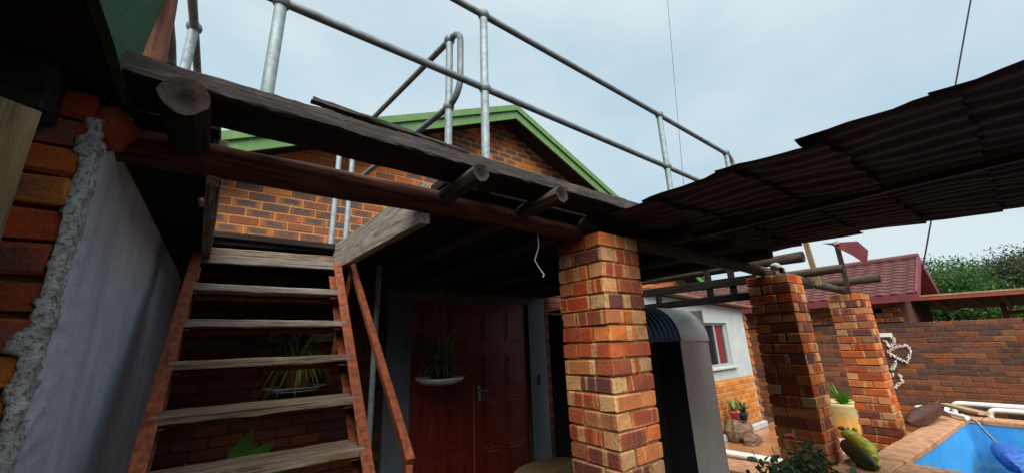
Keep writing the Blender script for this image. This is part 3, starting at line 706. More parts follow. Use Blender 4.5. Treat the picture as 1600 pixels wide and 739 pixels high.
bm_ = log('log_beam', (4.12, 1.45, 2.262), (6.55, 1.43, 2.195), .050, .045, M['wood_log'], None, 14, 24, .008, M['end']); tag(bm_, 'grey split log spanning from the middle column to the far column', 'beam')
for (x, yn, yf, z, r, lab) in ((4.02, 1.10, 3.4, 2.345, .046, 'cut log laid across the beam above the middle column'), (5.02, 1.06, 3.2, 2.325, .043, 'cut log laid across the beam between middle and far columns'), (6.30, 1.02, 3.2, 2.30, .05, 'cut log laid across the top of the far column')):
    o = log('cross_log', (x, yn, z), (x+.05, yf, z+.02), r, r*.9, M['wood_log'], None, 14, 16, .006, M['end']); tag(o, lab, 'log', 'cut logs laid across the pergola')
o = beam('timber_prop', (5.33, 1.38, 2.21), (5.17, 1.36, 2.69), .05, .05, M['wood_new'], None, 6, .002); tag(o, 'pale sawn timber prop standing on the logs between columns', 'prop')
o = beam('timber_prop', (6.28, 1.34, 2.16), (5.66, 1.20, 2.70), .05, .05, M['wood_grey'], None, 6, .003); tag(o, 'grey timber prop leaning from the far column up to the maroon flashing', 'prop')
tb = thing('tie_frame', 'dark timber frame running back from the middle column to the white wall', 'frame', (4.05, 2.5, 2.0))
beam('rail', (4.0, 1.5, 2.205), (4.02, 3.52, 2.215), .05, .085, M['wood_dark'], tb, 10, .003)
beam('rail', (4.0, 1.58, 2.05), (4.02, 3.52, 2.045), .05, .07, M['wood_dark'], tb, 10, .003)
for y in (1.95, 2.55, 1.72): beam('upright', (4.01, y, 2.085), (4.01, y, 2.36 if y < 2 else 2.165), .05, .05, M['wood_dark'], tb, 3, .002)

# lamp on the middle column
lm = thing('flood_lamp', 'small white and black lamp on top of the middle column', 'lamp', (3.87, 1.30, 2.2))
b = MB(); b.ball((3.865, 1.275, 2.265), .042, 12, 8, (1, 1, .9)); b.build('housing', M['white_plastic'], lm)
b = MB(); b.box((3.845, 1.225, 2.225), (.06, .03, .05), None, .006); b.build('lens_frame', M['black_metal'], lm)
b = MB(); b.box((3.843, 1.206, 2.225), (.04, .010, .034), None, .003); b.build('lens', M['white_plastic'], lm)

# ------------------------------------------------------------------ sheet-metal cabinet with rounded top
cb = thing('metal_cabinet', 'tall grey sheet-metal cabinet with blue corrugated rounded top behind near column', 'cabinet', (3.4, 2.4, 0))
CY0, CX0, CX1, CXL = 2.0, 3.405, 3.915, 2.55
def bull(x0, x1, corr, m, name, th=.004):
    r, zc = .33, 1.665; n = 16; vs = []; fs = []; nx = int((x1-x0)/.012) if corr else 2
    for i in range(nx+1):
        x = x0+(x1-x0)*i/nx; rr = r+(.009*math.sin(2*math.pi*(x-x0)/.076) if corr else 0)
        for k in range(n+1):
            a = math.pi/2*k/n; vs.append((x, CY0+r-rr*math.cos(a), zc+rr*math.sin(a)))
        vs.append((x, CY0+.85, zc+rr-.02))
    W_ = n+2
    for i in range(nx):
        for k in range(W_-1): a = i*W_+k; fs.append((a, a+1, a+W_+1, a+W_))
    n0 = len(vs); vs2 = [(x, y+(.003 if y > CY0+.3 else .004), z-th) for x, y, z in vs]
    mb = MB(); mb.add(vs+vs2, fs+[tuple(reversed([q+n0 for q in f])) for f in fs], True); mb.build(name, m, cb)
bull(CX0, CX1, False, M['zinc'], 'rounded_top'); bull(CXL, CX0-.004, True, M['blue_iron'], 'corrugated_top')
b = MB(); b.box(((CX0+CX1)/2, CY0+.012, .835), (CX1-CX0, .006, 1.65), None, .001); b.build('front_panel', M['zinc'], cb)
b = MB(); b.box(((CX0+CX1)/2, CY0+.004, 1.662), (CX1-CX0+.01, .014, .018), None, .002); b.build('trim_strip', M['zinc'], cb)
rv = MB()
for zz in [.1+.14*i for i in range(12)]:
    for xx in (CX0+.03, CX1-.03): rv.ball((xx, CY0+.008, zz), .006, 6, 4, (1, .5, 1))
o = rv.build('rivets', M['steel_dull'], cb); o['kind'] = 'stuff'
b = MB(); b.box((CX0+.012, CY0+.006, .83), (.03, .008, 1.64), None, .002); b.build('seam_strip', M['zinc'], cb)
b = MB(); b.box((CX1-.004, CY0+.43, .98), (.006, .82, 1.95), None, .001); b.build('side_panel', M['zinc'], cb)
b = MB(); b.box(((CXL+CX1)/2, CY0+.84, .98), (CX1-CXL, .012, 1.94), None, .001); b.build('back_panel', M['black_metal'], cb)
b = MB(); b.box((CX0+.004, CY0+.25, .83), (.006, .46, 1.62), None, .001); b.build('inner_panel', M['black_metal'], cb)
b = MB(); b.box(((CXL+CX0)/2-.01, CY0+.25, .83), (CX0-CXL-.03, .03, 1.62), None, .001); b.build('inner_door', M['black_metal'], cb)

# ------------------------------------------------------------------ white outbuilding with window
wb = thing('outbuilding', 'white plastered outbuilding with barred window and orange brick panel', 'building', (7.3, 3.6, 0))
WY = 3.55
b = MB()
def wq(x0, x1, z0, z1, z1b=None): b.prism([(x0, WY, z0), (x1, WY, z0), (x1, WY, z1b if z1b else z1), (x0, WY, z1)], (0, .2, 0))
def tz(x): return 2.30-(x-6.5)*.055
wx0, wx1, wz0, wz1 = 6.86, 7.70, 1.165, 1.925
wq(5.2, wx0, 0.0, tz(5.2), tz(wx0)); wq(wx0, wx1, wz1, tz(wx0), tz(wx1)); wq(wx0, wx1, 0, wz0); wq(wx1, 8.43, 0, tz(wx1), tz(8.43))
b.box((8.33, 4.8, 1.09), (.2, 2.1, 2.18)); b.build('wall', M['white_plaster'], wb)
b = MB(); b.prism([(5.1, 3.36, tz(5.1)+.02), (8.6, 3.36, tz(8.6)+.02), (8.6, 3.36, tz(8.6)+.06), (5.1, 3.36, tz(5.1)+.06)], (0, 3, 0)); b.build('roof', M['roof_under'], wb)
b = MB(); b.box((8.50, 3.66, 1.05), (.13, .22, 2.1), None, .004); b.build('end_pier', M['mortar'], wb)
for k in range(24):
    brick_at(GB[k % 6], wb, (8.49, 3.63, .06+k*.085), R(90) if k % 2 else 0, rgk)
wf = MB()
for (cx, cz_, sx, sz) in (((wx0+wx1)/2, wz0+.02, wx1-wx0, .04), ((wx0+wx1)/2, wz1-.02, wx1-wx0, .04), (wx0+.02, (wz0+wz1)/2, .04, wz1-wz0-.08), (wx1-.02, (wz0+wz1)/2, .04, wz1-wz0-.08), (wx0+.45, (wz0+wz1)/2, .04, wz1-wz0-.08)):
    wf.box((cx, WY+.075, cz_), (sx, .05, sz), None, .003)
wo_ = wf.build('window', M['alu'], wb)
for a, c in ((wx0+.04, wx0+.43), (wx0+.47, wx1-.04)):
    q = MB(); q.box(((a+c)/2, WY+.085, (wz0+wz1)/2), (c-a, .006, wz1-wz0-.08)); q.build('pane', M['glass'], wo_)
for i in range(6):
    x = wx0+.07+i*.062; q = MB(); q.tube([(x, WY+.055, wz0+.03), (x, WY+.055, wz1-.03)], .008, 6); q.build('burglar_bar', M['black_metal'], wo_)
cu = MB(); n = 30; xs0, xs1 = wx0+.50, wx0+.70
cu.add([(xs0+(xs1-xs0)*i/n, WY+.072+.006*math.sin(i*1.4), z) for i in range(n+1) for z in (wz0+.06, wz1-.05)], [(2*i, 2*i+2, 2*i+3, 2*i+1) for i in range(n)], True); cu.build('curtain', M['red_cloth'], wo_)
q = MB(); q.box(((wx0+wx1)/2, WY-.02, wz0-.03), (wx1-wx0+.16, .07, .04), None, .008); q.build('window_sill', M['white_plaster'], wb)
q = MB(); q.box((7.35, WY-.012, .55), (1.95, .03, .80)); pn = q.build('brick_panel', M['mortar_y'], wb)
OB = brick_meshes(M['brick_orange'], 'orange', b=.006)
for k in range(9):
    x = 6.40+(.117 if k % 2 else 0)
    while x < 8.30:
        brick_at(rgk.choice(OB), pn, (x, WY+.016, .19+k*.0855), math.pi*(rgk.random() < .5), rgk); x += .234
q = MB(); q.box((7.5, WY-.045, .09), (1.86, .10, .10), None, .01); q.build('plinth', M['white_plaster'], wb)

# ------------------------------------------------------------------ yard wall at right
WX = 9.55
yw = thing('yard_wall', 'long dark face-brick yard wall behind the pool', 'wall', (WX, .4, 0))
b = MB(); b.box((WX+.117, .9, .90), (.226, 9.2, 1.80)); b.build('mortar_core', M['mortar_g'], yw)
YB = brick_meshes(M['brick_wall'], 'yard', b=.005, j=.003)
wall_bricks(yw, YB, (-3.6, 5.4, .02, 1.82), WX+.05, 'y', lambda a, z: True, lambda a, z: -.30 < a < 3.35 and z > .42, M['brick_wall'], random.Random(9))

# ------------------------------------------------------------------ neighbouring brick building with tiled roof
nb = thing('tiled_house', 'brick building with maroon tiled roof beyond the yard wall', 'house', (10.9, 3.5, 0))
b = MB(); b.box((10.95, 4.35, 1.15), (2.55, 6.0, 2.30)); b.build('wall', M['brick_wall'], nb)
bw = MB(); rgn = random.Random(4)
for k in range(6):
    for i in range(16):
        yy = 1.42+.117+i*.234+(.117 if k % 2 else 0)
        if k == 2 and i in (1, 3, 7): continue
        brick_at(GB[(k+i) % 6], nb, (9.69, yy, 1.87+k*.085), R(90), rgn)
for i in (1, 3, 7):
    q = MB(); q.box((9.70, 1.42+.117+i*.234, 1.87+2*.085), (.05, .2, .07)); q.build('air_vent', M['black'], nb)
RX, RZ, EZ, EX0, EX1 = 10.75, 3.03, 2.27, 9.33, 12.2
q = MB(); q.prism([(9.72, 1.37, 2.3), (12.1, 1.37, 2.3), (RX, 1.37, RZ-.13)], (0, .15, 0)); q.build('gable', M['brick_gab'], nb)
# tile courses: overlapping stepped strips with a wavy edge
tl = MB(); nrow = 12; y0, y1 = 1.12, 6.5
for k in range(nrow):
    t0, t1 = k/nrow, (k+1)/nrow+.02
    xa, za = EX0+(RX-EX0)*t0, EZ+(RZ-EZ)*t0+.03; xb, zb = EX0+(RX-EX0)*min(1, t1), EZ+(RZ-EZ)*min(1, t1)
    ny = int((y1-y0)/.05); vs = []; fs = []
    for i in range(ny+1):
        yy = y0+(y1-y0)*i/ny; h = .012*math.cos(2*math.pi*yy/.2)
        vs += [(xa, yy, za-.022+h), (xa, yy, za+h), (xb, yy, zb+h)]
    for i in range(ny): fs += [(3*i, 3*i+3, 3*i+4, 3*i+1), (3*i+1, 3*i+4, 3*i+5, 3*i+2)]
    tl.add(vs, fs)
o = tl.build('roof_tiles', M['tile_roof'], nb); o['kind'] = 'stuff'
q = MB(); q.prism([(EX0, 1.14, EZ-.03), (RX, 1.14, RZ-.03), (EX1, 1.14, RZ-(EX1-RX)*.535-.03), (EX1, 1.14, RZ-(EX1-RX)*.535-.10), (RX, 1.14, RZ-.12), (EX0, 1.14, EZ-.10)], (0, 5.3, 0)); q.build('roof_deck', M['maroon'], nb)
for sx, xa, za in ((0, EX0, EZ), (1, EX1, RZ-(EX1-RX)*.535)):
    q = MB(); q.prism([(xa, 1.10, za+.04), (RX, 1.10, RZ+.05), (RX, 1.10, RZ-.11), (xa, 1.10, za-.12)], (0, .035, 0)); q.build('barge_board', M['maroon'], nb)
q = MB(); q.box((EX0-.02, 3.8, EZ-.06), (.04, 5.4, .12)); q.build('fascia', M['maroon'], nb)
q = MB(); q.tube([(RX, 1.10, RZ+.02), (RX, 6.5, RZ+.02)], .07, 8); q.build('ridge_tile', M['tile_roof'], nb)
# carport roof to the right of it
cp = thing('carport', 'low carport roof on red steel rafters beyond the yard wall', 'carport', (11.5, -.5, 0))
q = MB(); q.prism([(10.3, 1.6, 2.275), (10.3, -4, 2.20), (13.0, -4, 2.03), (13.0, 1.6, 2.10)], (0, 0, .018)); q.build('roof_sheet', M['roof_under'], cp)
q = MB(); q.prism([(10.27, 1.6, 2.20), (10.27, -4, 2.13), (10.27, -4, 2.20), (10.27, 1.6, 2.272)], (.028, 0, 0)); q.build('fascia', M['red_steel'], cp)
q = MB(); q.prism([(10.262, 1.6, 2.262), (10.262, -4, 2.19), (10.262, -4, 2.22), (10.262, 1.6, 2.292)], (.05, 0, 0)); q.build('roof_edge', M['wood_new'], cp)
for y in (1.1, .62, .28, -.05, -.5, -1.0): beam('rafter', (10.31, y, 2.222+.0134*(y-1)), (13, y, 2.05+.0134*(y-1)), .05, .06, M['red_steel'], cp)
for y in (.33, -1.2): beam('post', (11.4, y, 0), (11.4, y, 2.10), .07, .07, M['red_steel'], cp)
beam('tie_bar', (11.4, .33, 1.93), (11.4, -3, 1.90), .06, .06, M['red_steel'], cp)

# ------------------------------------------------------------------ raised pool
pl = thing('swimming_pool', 'raised blue swimming pool with terracotta tile coping', 'pool', (5.5, -.6, 0))
PA = R(-3.2); PO = Vector((4.27, .86, 0)); ex = Vector((math.cos(PA), math.sin(PA), 0)); ey = Vector((math.sin(-PA), math.cos(PA), 0))
ZC = .735
def pp(u, v, z): q = PO+ex*u+ey*v; return (q.x, q.y, z)
PLx, PLy = 2.42, -3.2
def pbox(mb, u0, u1, v0, v1, z0, z1): mb.prism([pp(u0, v0, z0), pp(u1, v0, z0), pp(u1, v1, z0), pp(u0, v1, z0)], (0, 0, z1-z0))
q = MB(); pbox(q, -.50, -.02, PLy, .26, 0, ZC-.05); pbox(q, -.02, PLx+.24, .02, .18, 0, ZC-.05); pbox(q, PLx+.02, PLx+.24, PLy, .02, 0, ZC-.05); q.build('surround', M['pool_wall'], pl)
q = MB(); pbox(q, -.02, 0, PLy, .0, -.5, ZC-.05); pbox(q, -.02, PLx+.02, 0, .02, -.5, ZC-.05); pbox(q, PLx, PLx+.02, PLy, 0, -.5, ZC-.05); pbox(q, 0, PLx, PLy, 0, -.55, -.5); q.build('basin', M['pool_blue'], pl)
q = MB(); pbox(q, PLx-.75, PLx-.002, -1.6, -.002, -.498, .20); pbox(q, PLx-1.15, PLx-.752, -1.6, -.002, -.498, -.1); q.build('steps', M['pool_pale'], pl)
q = MB(); pbox(q, .001, PLx-.001, PLy, -.001, .28, .282); q.build('water', M['water'], pl)
def coping(u0, u1, v0, v1, dz=0):
    c = Vector(pp((u0+u1)/2, (v0+v1)/2, ZC-.025+dz)); mb = MB(); mb.box((0, 0, 0), (u1-u0-.008, v1-v0-.008, .05), None, .007, .0015)
    place('coping_tile', mb.mesh('coping_tile', M['coping']), pl, Matrix.Translation(c) @ Matrix.Rotation(PA+rnd.uniform(-.006, .006), 4, 'Z'))
for i in range(8): coping(.03+i*.30, .33+i*.30, -.012, .20, rnd.uniform(-.002, .002))
v = .29
for i in range(11):
    coping(-.285, .012, v-.30, v, rnd.uniform(-.002, .002)); coping(-.59, -.285, v-.30, v, rnd.uniform(-.002, .002)); v -= .30
v = .20
for i in range(11): coping(PLx-.012, PLx+.25, v-.30, v, rnd.uniform(-.002, .002)); v -= .30
q = MB(); pbox(q, -.58, .0, PLy, .28, ZC-.06, ZC-.022); pbox(q, .0, PLx+.24, .003, .19, ZC-.06, ZC-.022); pbox(q, PLx+.003, PLx+.24, PLy, .0, ZC-.06, ZC-.022); q.build('grout_bed', M['grout'], pl)

# skimmer net with its pole
nt = thing('pool_net', 'blue leaf-skimmer net with grey pole lying in the pool', 'pool net', (6.3, .5, .35))
Pc = Vector((6.66, .56, .50)); mb = MB()
mb.tube([Pc, Pc+Vector((-.10, -.02, .02)), Pc+Vector((-.25, -.06, .015)), Pc+Vector((-.42, -.10, -.02)), Pc+Vector((-.55, -.13, -.06)), Pc+Vector((-.62, -.15, -.09))], [.02, .06, .085, .10, .085, .02], 20)
mb.v = [(v[0]+.035*mnoise.noise(Vector(v)*14), v[1]+.03*mnoise.noise(Vector(v)*16+Vector((5, 0, 0))), .44+(v[2]-.44)*.8+.035*mnoise.noise(Vector(v)*15+Vector((0, 8, 0)))) for v in mb.v]
mb.build('bag', M['net_blue'], nt)
pipe('rim', [Pc+Vector((-.12+math.cos(a)*.16, -.06+math.sin(a)*.09, -.04-math.cos(a)*.03)) for a in [i*math.pi/10 for i in range(21)]], .012, nt, 'net_blue', 8)
pipe('pole', [(6.60, .55, .51), (6.55, .65, .74), (6.58, .74, .79)], .012, nt, 'steel_dull')
pipe('pole_sleeve', [(6.50, .695, .768), (6.78, .90, .775)], .022, nt, 'pvc')
# things on the far coping
o = MB(); o.lathe([(0, 0), (.10, 0), (.135, .055), (.145, .06), (.145, .075), (.12, .078), (0, .085)], (6.80, .985, ZC), 24, (1, 1)); o = o.build('plastic_tub', M['white_plastic']); tag(o, 'white round lidded tub on the far pool corner', 'tub')
vs = []; mb = MB(); path = [Vector((5.62, 1.02, .80)), Vector((5.75, 1.0, .81)), Vector((5.95, .965, .82)), Vector((6.15, .935, .83)), Vector((6.33, .90, .84)), Vector((6.45, .87, .86)), Vector((6.52, .85, .88))]
mb.tube(path, [.02, .06, .085, .08, .06, .035, .012], 14); 
dc = thing('carved_log', 'dark brown carved wooden log lying on the pool coping', 'log', (6.0, .95, ZC)); mb.build('body', M['brown_shine'], dc)
q = MB(); q.prism([(6.33, .86, .80), (6.46, .80, .77), (6.50, .82, .80), (6.40, .86, .85)], (0, .012, .004)); q.build('fin', M['brown_shine'], dc)
q = MB(); q.prism([(6.40, .90, .86), (6.50, .86, .93), (6.53, .86, .91), (6.46, .88, .85)], (0, .012, .004)); q.build('fin', M['brown_shine'], dc)
o = beam('loose_plank', (7.22, .93, .80), (6.86, .60, .775), .10, .03, M['wood_new'], None, 6, .002); tag(o, 'orange-brown plank lying on the far pool edge', 'plank')
pv = thing('pool_pipes', 'white plastic pool pipes running along the yard wall', 'pipes', (9.4, -.5, .3))
for (z, ya, x) in ((.555, 1.12, 9.40), (.50, .76, 9.33)):
    pipe('pipe', [(x, ya, .05), (x, ya, z-.09)]+arc((x, ya-.08, z-.08), (0, 1, 0), (0, 0, 1), .08, 0, math.pi/2, 6)+[(x, -3.4, z+.02)], .035, pv, 'pvc')

# ornament: frog planter on the coping
fg = thing('frog_ornament', 'glazed green and yellow frog ornament lying on the pool corner', 'ornament', (4.02, 1.05, ZC))
mb = MB(); mb.tube([(4.14, 1.17, ZC+.06), (4.10, 1.13, ZC+.085), (4.03, 1.07, ZC+.085), (3.94, 1.00, ZC+.065), (3.86, .95, ZC+.04), (3.83, .92, ZC+.035)], [.02, .055, .075, .075, .055, .015], 14); mb.build('body', M['frog_dark'], fg)
mb = MB(); mb.tube([(4.13, 1.12, ZC+.12), (4.06, 1.055, ZC+.14), (3.97, .985, ZC+.115), (3.86, .925, ZC+.075)], [.03, .062, .062, .025], 12); mb.build('back', M['frog_green'], fg)
mb = MB(); mb.ball((4.10, 1.10, ZC+.175), .055, 14, 9, (1.1, 1, .7)); hd = mb.build('head', M['frog_green'], fg)
for dx, dy in ((.02, .028), (.02, -.02)):
    mb = MB(); mb.ball((4.09+dx*1.3, 1.09+dy*1.3, ZC+.215), .018, 10, 6); mb.build('eye', M['frog_green'], hd)
mb = MB(); mb.ball((4.13, 1.14, ZC+.212), .04, 12, 6, (1.2, 1, .35)); mb.build('cap', M['frog_red'], fg)
for (px, py, pz, r) in ((3.87, .915, .05, .026), (3.97, .955, .075, .028), (4.02, 1.11, .10, .03)):
    mb = MB(); mb.ball((px, py, ZC+pz), r, 10, 6, (1.3, .8, .8)); mb.build('leg', M['frog_green'], fg)

# shell garland on the wall: hearts of small white pieces
hs = thing('shell_garland', 'white shell garland shaped as hearts hung on the yard wall', 'wall ornament', (WX-.02, 1.6, .7))
def chunks(poly, n, rg, r=.018):
    mb = MB(); P = [Vector((0, a, z)) for a, z in poly]; Ls = [0]
    for i in range(1, len(P)): Ls.append(Ls[-1]+(P[i]-P[i-1]).length)
    for k in range(n):
        s = Ls[-1]*k/n; i = max(j for j in range(len(Ls)) if Ls[j] <= s+1e-9); i = min(i, len(P)-2)
        p = P[i]+(P[i+1]-P[i])*((s-Ls[i])/(Ls[i+1]-Ls[i]))
        mb.box((WX-.025+rg.uniform(-.012, .008), p.y+rg.uniform(-.012, .012), p.z+rg.uniform(-.012, .012)), (.022, .014, .048), Euler((rg.uniform(-1, 1), rg.uniform(-.4, .4), rg.uniform(-.6, .6))).to_matrix(), .006, .003, rg)
    o = mb.build('shell_string', M['chunk'], hs)
rgs = random.Random(2)
def hx(pts): return [onwall(*p) for p in pts]
def onwall(px, py):
    d = rr_*(px-800)/596 - uu_*(py-369.5)/596 + w_; t = (WX-.02)/d.x; return (d.y*t, 1.7+d.z*t)
chunks(hx([(1382, 531), (1390, 541), (1397, 536), (1398, 528), (1392, 528)]), 26, rgs)
chunks(hx([(1392, 556), (1388, 549), (1395, 544), (1404, 541), (1416, 539), (1423, 547), (1421, 558), (1417, 565), (1408, 562), (1398, 556), (1391, 551)]), 62, rgs)
chunks(hx([(1400, 563), (1398, 572), (1392, 578)]), 16, rgs)
chunks(hx([(1392, 587), (1398, 584)]), 5, rgs); chunks(hx([(1406, 585), (1411, 594), (1404, 601), (1397, 606)]), 20, rgs)
wp = MB(); ya, za = onwall(1384, 523); wp.box((WX-.02, ya, za), (.02, .17, .07), None, .004); o = wp.build('wall_plate', M['white_plastic']); tag(o, 'small blank white plate fixed on the yard wall above garland', 'plate')

# ------------------------------------------------------------------ pots and plants
def blades(mb, c, n, ln, rg, w=.012, up=.6, drop=.9, seg=6, az=None):
    for i in range(n):
        a = rg.uniform(0, 2*math.pi) if az is None else rg.uniform(*az); L_ = ln*rg.uniform(.6, 1.1); d = Vector((math.cos(a), math.sin(a), 0)); sd_ = Vector((-d.y, d.x, 0))
        u = up*rg.uniform(.4, 1.3); dr = drop*rg.uniform(.6, 1.3); vs = []
        for k in range(seg+1):
            t = k/seg; p = Vector(c)+d*(L_*(.04+.75*t))+Z_*(L_*(u*t*1.6-dr*t*t*1.3)); ww = w*(1-t**2.5)*.5+.0008
            vs += [p-sd_*ww, p+Z_*ww*-.4, p+sd_*ww]
        fs = []
        for k in range(seg): fs += [(3*k, 3*k+1, 3*k+4, 3*k+3), (3*k+1, 3*k+2, 3*k+5, 3*k+4)]
        mb.add(vs, fs, True)
def pot_plant(name, label, c, r, h, potm, n, ln, leafm, rg, up=.6, drop=.9, w=.012, group=None, rim=True):
    t = thing(name, label, 'plant', c, group); mb = MB()
    mb.lathe([(0, 0), (r*.68, 0), (r*.93, h*.82), (r*1.02, h*.82), (r*1.02, h), (r*.90, h), (r*.86, h*.9), (0, h*.9)], c, 22); mb.build('pot', potm, t)
    mb = MB(); blades(mb, (c[0], c[1], c[2]+h*.9), n, ln, rg, w, up, drop); o = mb.build('foliage', leafm, t); o['kind'] = 'stuff'
    return t
rgq = random.Random(17)
t = pot_plant('spider_plant', 'spider plant in a terracotta pot on wire tray behind the stairs', (.57, 3.90, 1.375), .135, .21, M['terracotta'], 170, .40, M['leaf_spider'], rgq, .8, .85, .017)
mb = MB()
for z, r in ((1.37, .17), (1.40, .235)): mb.tube([(.57+r*math.cos(a), 3.90+r*.8*math.sin(a), z) for a in [i*math.pi/14 for i in range(29)]], .005, 6)
for i in range(14):
    a = i*math.pi/7; mb.tube([(.57+.235*math.cos(a), 3.9+.188*math.sin(a), 1.40), (.57+.1*math.cos(a), 3.9+.08*math.sin(a), 1.37)], .003, 5)
mb.build('wire_tray', M['steel'], t)
mb = MB(); blades(mb, (.54, 3.95, 1.66), 60, .3, rgq, .02, 1.0, .8); o = mb.build('upper_foliage', M['leaf_rose'], t); o['kind'] = 'stuff'
sh = thing('wall_shelf', 'faded wooden board on the wall behind the spider plant', 'board', (.62, 4.12, 1.8)); beam('board', (.35, 4.13, 1.83), (1.02, 4.13, 1.82), .02, .11, M['wood_grey'], sh, 6, .002)
t = pot_plant('hanging_plant', 'hanging spider plant on a pale tray before the left door leaf', (1.85, 3.75, 1.35), .13, .13, M['black_metal'], 230, .31, M['leaf_spider'], rgq, 1.15, .95, .020)
mb = MB(); mb.lathe([(0, 0), (.17, 0), (.22, .03), (.245, .055), (.25, .05), (.225, .02), (.175, -.008), (0, -.008)], (1.85, 3.75, 1.335), 28); mb.build('tray', M['white_plastic'], t)
for i in range(3):
    a = i*2.1+.4; mb = MB(); mb.tube([(1.85+.22*math.cos(a), 3.75+.22*math.sin(a), 1.38), (1.85, 3.75, 2.30)], .0025, 5); mb.build('hanger', M['steel'], t)
# broad-leaved plant below the stairs
bp = thing('broadleaf_plant', 'broad bright green leaves showing between the lowest stair treads', 'plant', (.18, 2.75, .6))
mb = MB(); mb.lathe([(0, 0), (.12, 0), (.16, .3), (.15, .3), (0, .28)], (.18, 2.8, .55), 18); mb.build('pot', M['terracotta'], bp)
mb = MB(); mb.box((.18, 2.8, .275), (.4, .4, .55), None, .01); mb.build('stand', M['wood_dark'], bp)
def big_leaf(base, tip, w, parent, m):
    base, tip = Vector(base), Vector(tip); d = tip-base; s = d.cross(Vector((.2, -1, .4))).normalized(); n = d.cross(s).normalized(); vs = []; fs = []; K = 8
    for k in range(K+1):
        t = k/K; ww = w*math.sin(math.pi*min(1, t**.7*.98+.02))*(1-.25*t); p = base+d*t+n*(.18*d.length*math.sin(t*2.6))
        vs += [p-s*ww+n*ww*.25, p, p+s*ww+n*ww*.25]
    for k in range(K): fs += [(3*k, 3*k+1, 3*k+4, 3*k+3), (3*k+1, 3*k+2, 3*k+5, 3*k+4)]
    mb = MB(); mb.add(vs, fs, True); mb.build('leaf', m, parent)
for bs, tp, w in (((.14, 2.78, 1.04), (.22, 2.70, 1.29), .055), ((.18, 2.80, 1.07), (.32, 2.74, 1.20), .05), ((.08, 2.78, 1.02), (-.05, 2.72, 1.17), .045), ((.2, 2.8, 1.0), (.12, 2.7, 1.14), .04), ((.2, 2.8, .95), (.40, 2.72, 1.06), .05)):
    big_leaf(bs, tp, w, bp, M['leaf_bright']); pipe('stalk', [(.18, 2.8, .82), ((bs[0]+.18)/2, 2.8, .95), bs], .005, bp, 'leaf_bright', 6)
# large stained pot between the columns
tk = thing('large_planter', 'large rust-stained pot with spiky green plant between the columns', 'plant pot', (8.10, 2.16, .13))
mb = MB(); mb.lathe([(0, 0), (.25, 0), (.26, .08), (.275, .125), (.265, .14), (.30, .34), (.335, .45), (.345, .49), (.31, .49), (.29, .45), (0, .42)], (8.10, 2.16, .13), 30); mb.build('pot', M['pot'], tk)
mb = MB(); blades(mb, (8.10, 2.16, .56), 60, .24, rgq, .035, 1.0, .45); o = mb.build('foliage', M['leaf_bright'], tk); o['kind'] = 'stuff'
q = MB(); q.box((7.75, 2.1, .085), (1.7, 1.3, .08), None, .008); structure(q.build('tiled_step', M['tile_pale']))
# low rockery with two pots before the white wall
rk = [((6.95, 3.36, .03), (.17, .15, .20)), ((7.17, 3.40, .03), (.13, .12, .15)), ((7.42, 3.42, .03), (.17, .12, .14)), ((6.88, 3.12, .03), (.12, .12, .10)), ((7.08, 3.14, .03), (.10, .10, .08))]
labs = ['largest brown rock under the pink pot by the white wall', 'narrow brown rock between two others by the white wall', 'brown rock carrying the small blue pot by white wall', 'low rough rock in front of the pink pot rock', 'small loose rock lowest of the rockery']
for (c, s), lb_ in zip(rk, labs):
    mb = MB(); mb.ball((0, 0, 0), 1, 14, 9); vv = []
    for v in mb.v:
        q = Vector(v); f = 1+.35*mnoise.noise(q*1.7+Vector(c)*5)+.12*mnoise.noise(q*5+Vector(c)*3); vv.append((c[0]+q.x*s[0]*f, c[1]+q.y*s[1]*f, max(c[2], c[2]+s[2]*.7+q.z*s[2]*f)))
    mb.v = vv; mb.sm = [False]*len(mb.f); o = mb.build('rock', M['rock']); tag(o, lb_, 'rock', 'rocks by the white wall')
pot_plant('potted_succulent', 'small succulent in a pink pot on the rockery', (6.98, 3.34, .375), .085, .12, M['pink'], 40, .2, M['leaf_spider'], rgq, 1.0, .6, .03)
pot_plant('potted_succulent', 'small dark plant in a blue pot on the rockery', (7.38, 3.40, .29), .085, .12, M['blue_iron'], 40, .2, M['leaf_rose'], rgq, 1.0, .7, .03)
o = pipe('white_pipe', [(5.6, 3.20, .14), (5.87, 3.02, .13), (5.96, 2.42, .12), (6.0, 2.1, .11)], .04, None, 'pvc'); tag(o, 'white plastic pipe lying on the wet paving', 'pipe')
q = MB(); q.box((5.75, 2.5, .04), (.7, 1.9, .06), None, .01); structure(q.build('kerb_step', M['coping']))

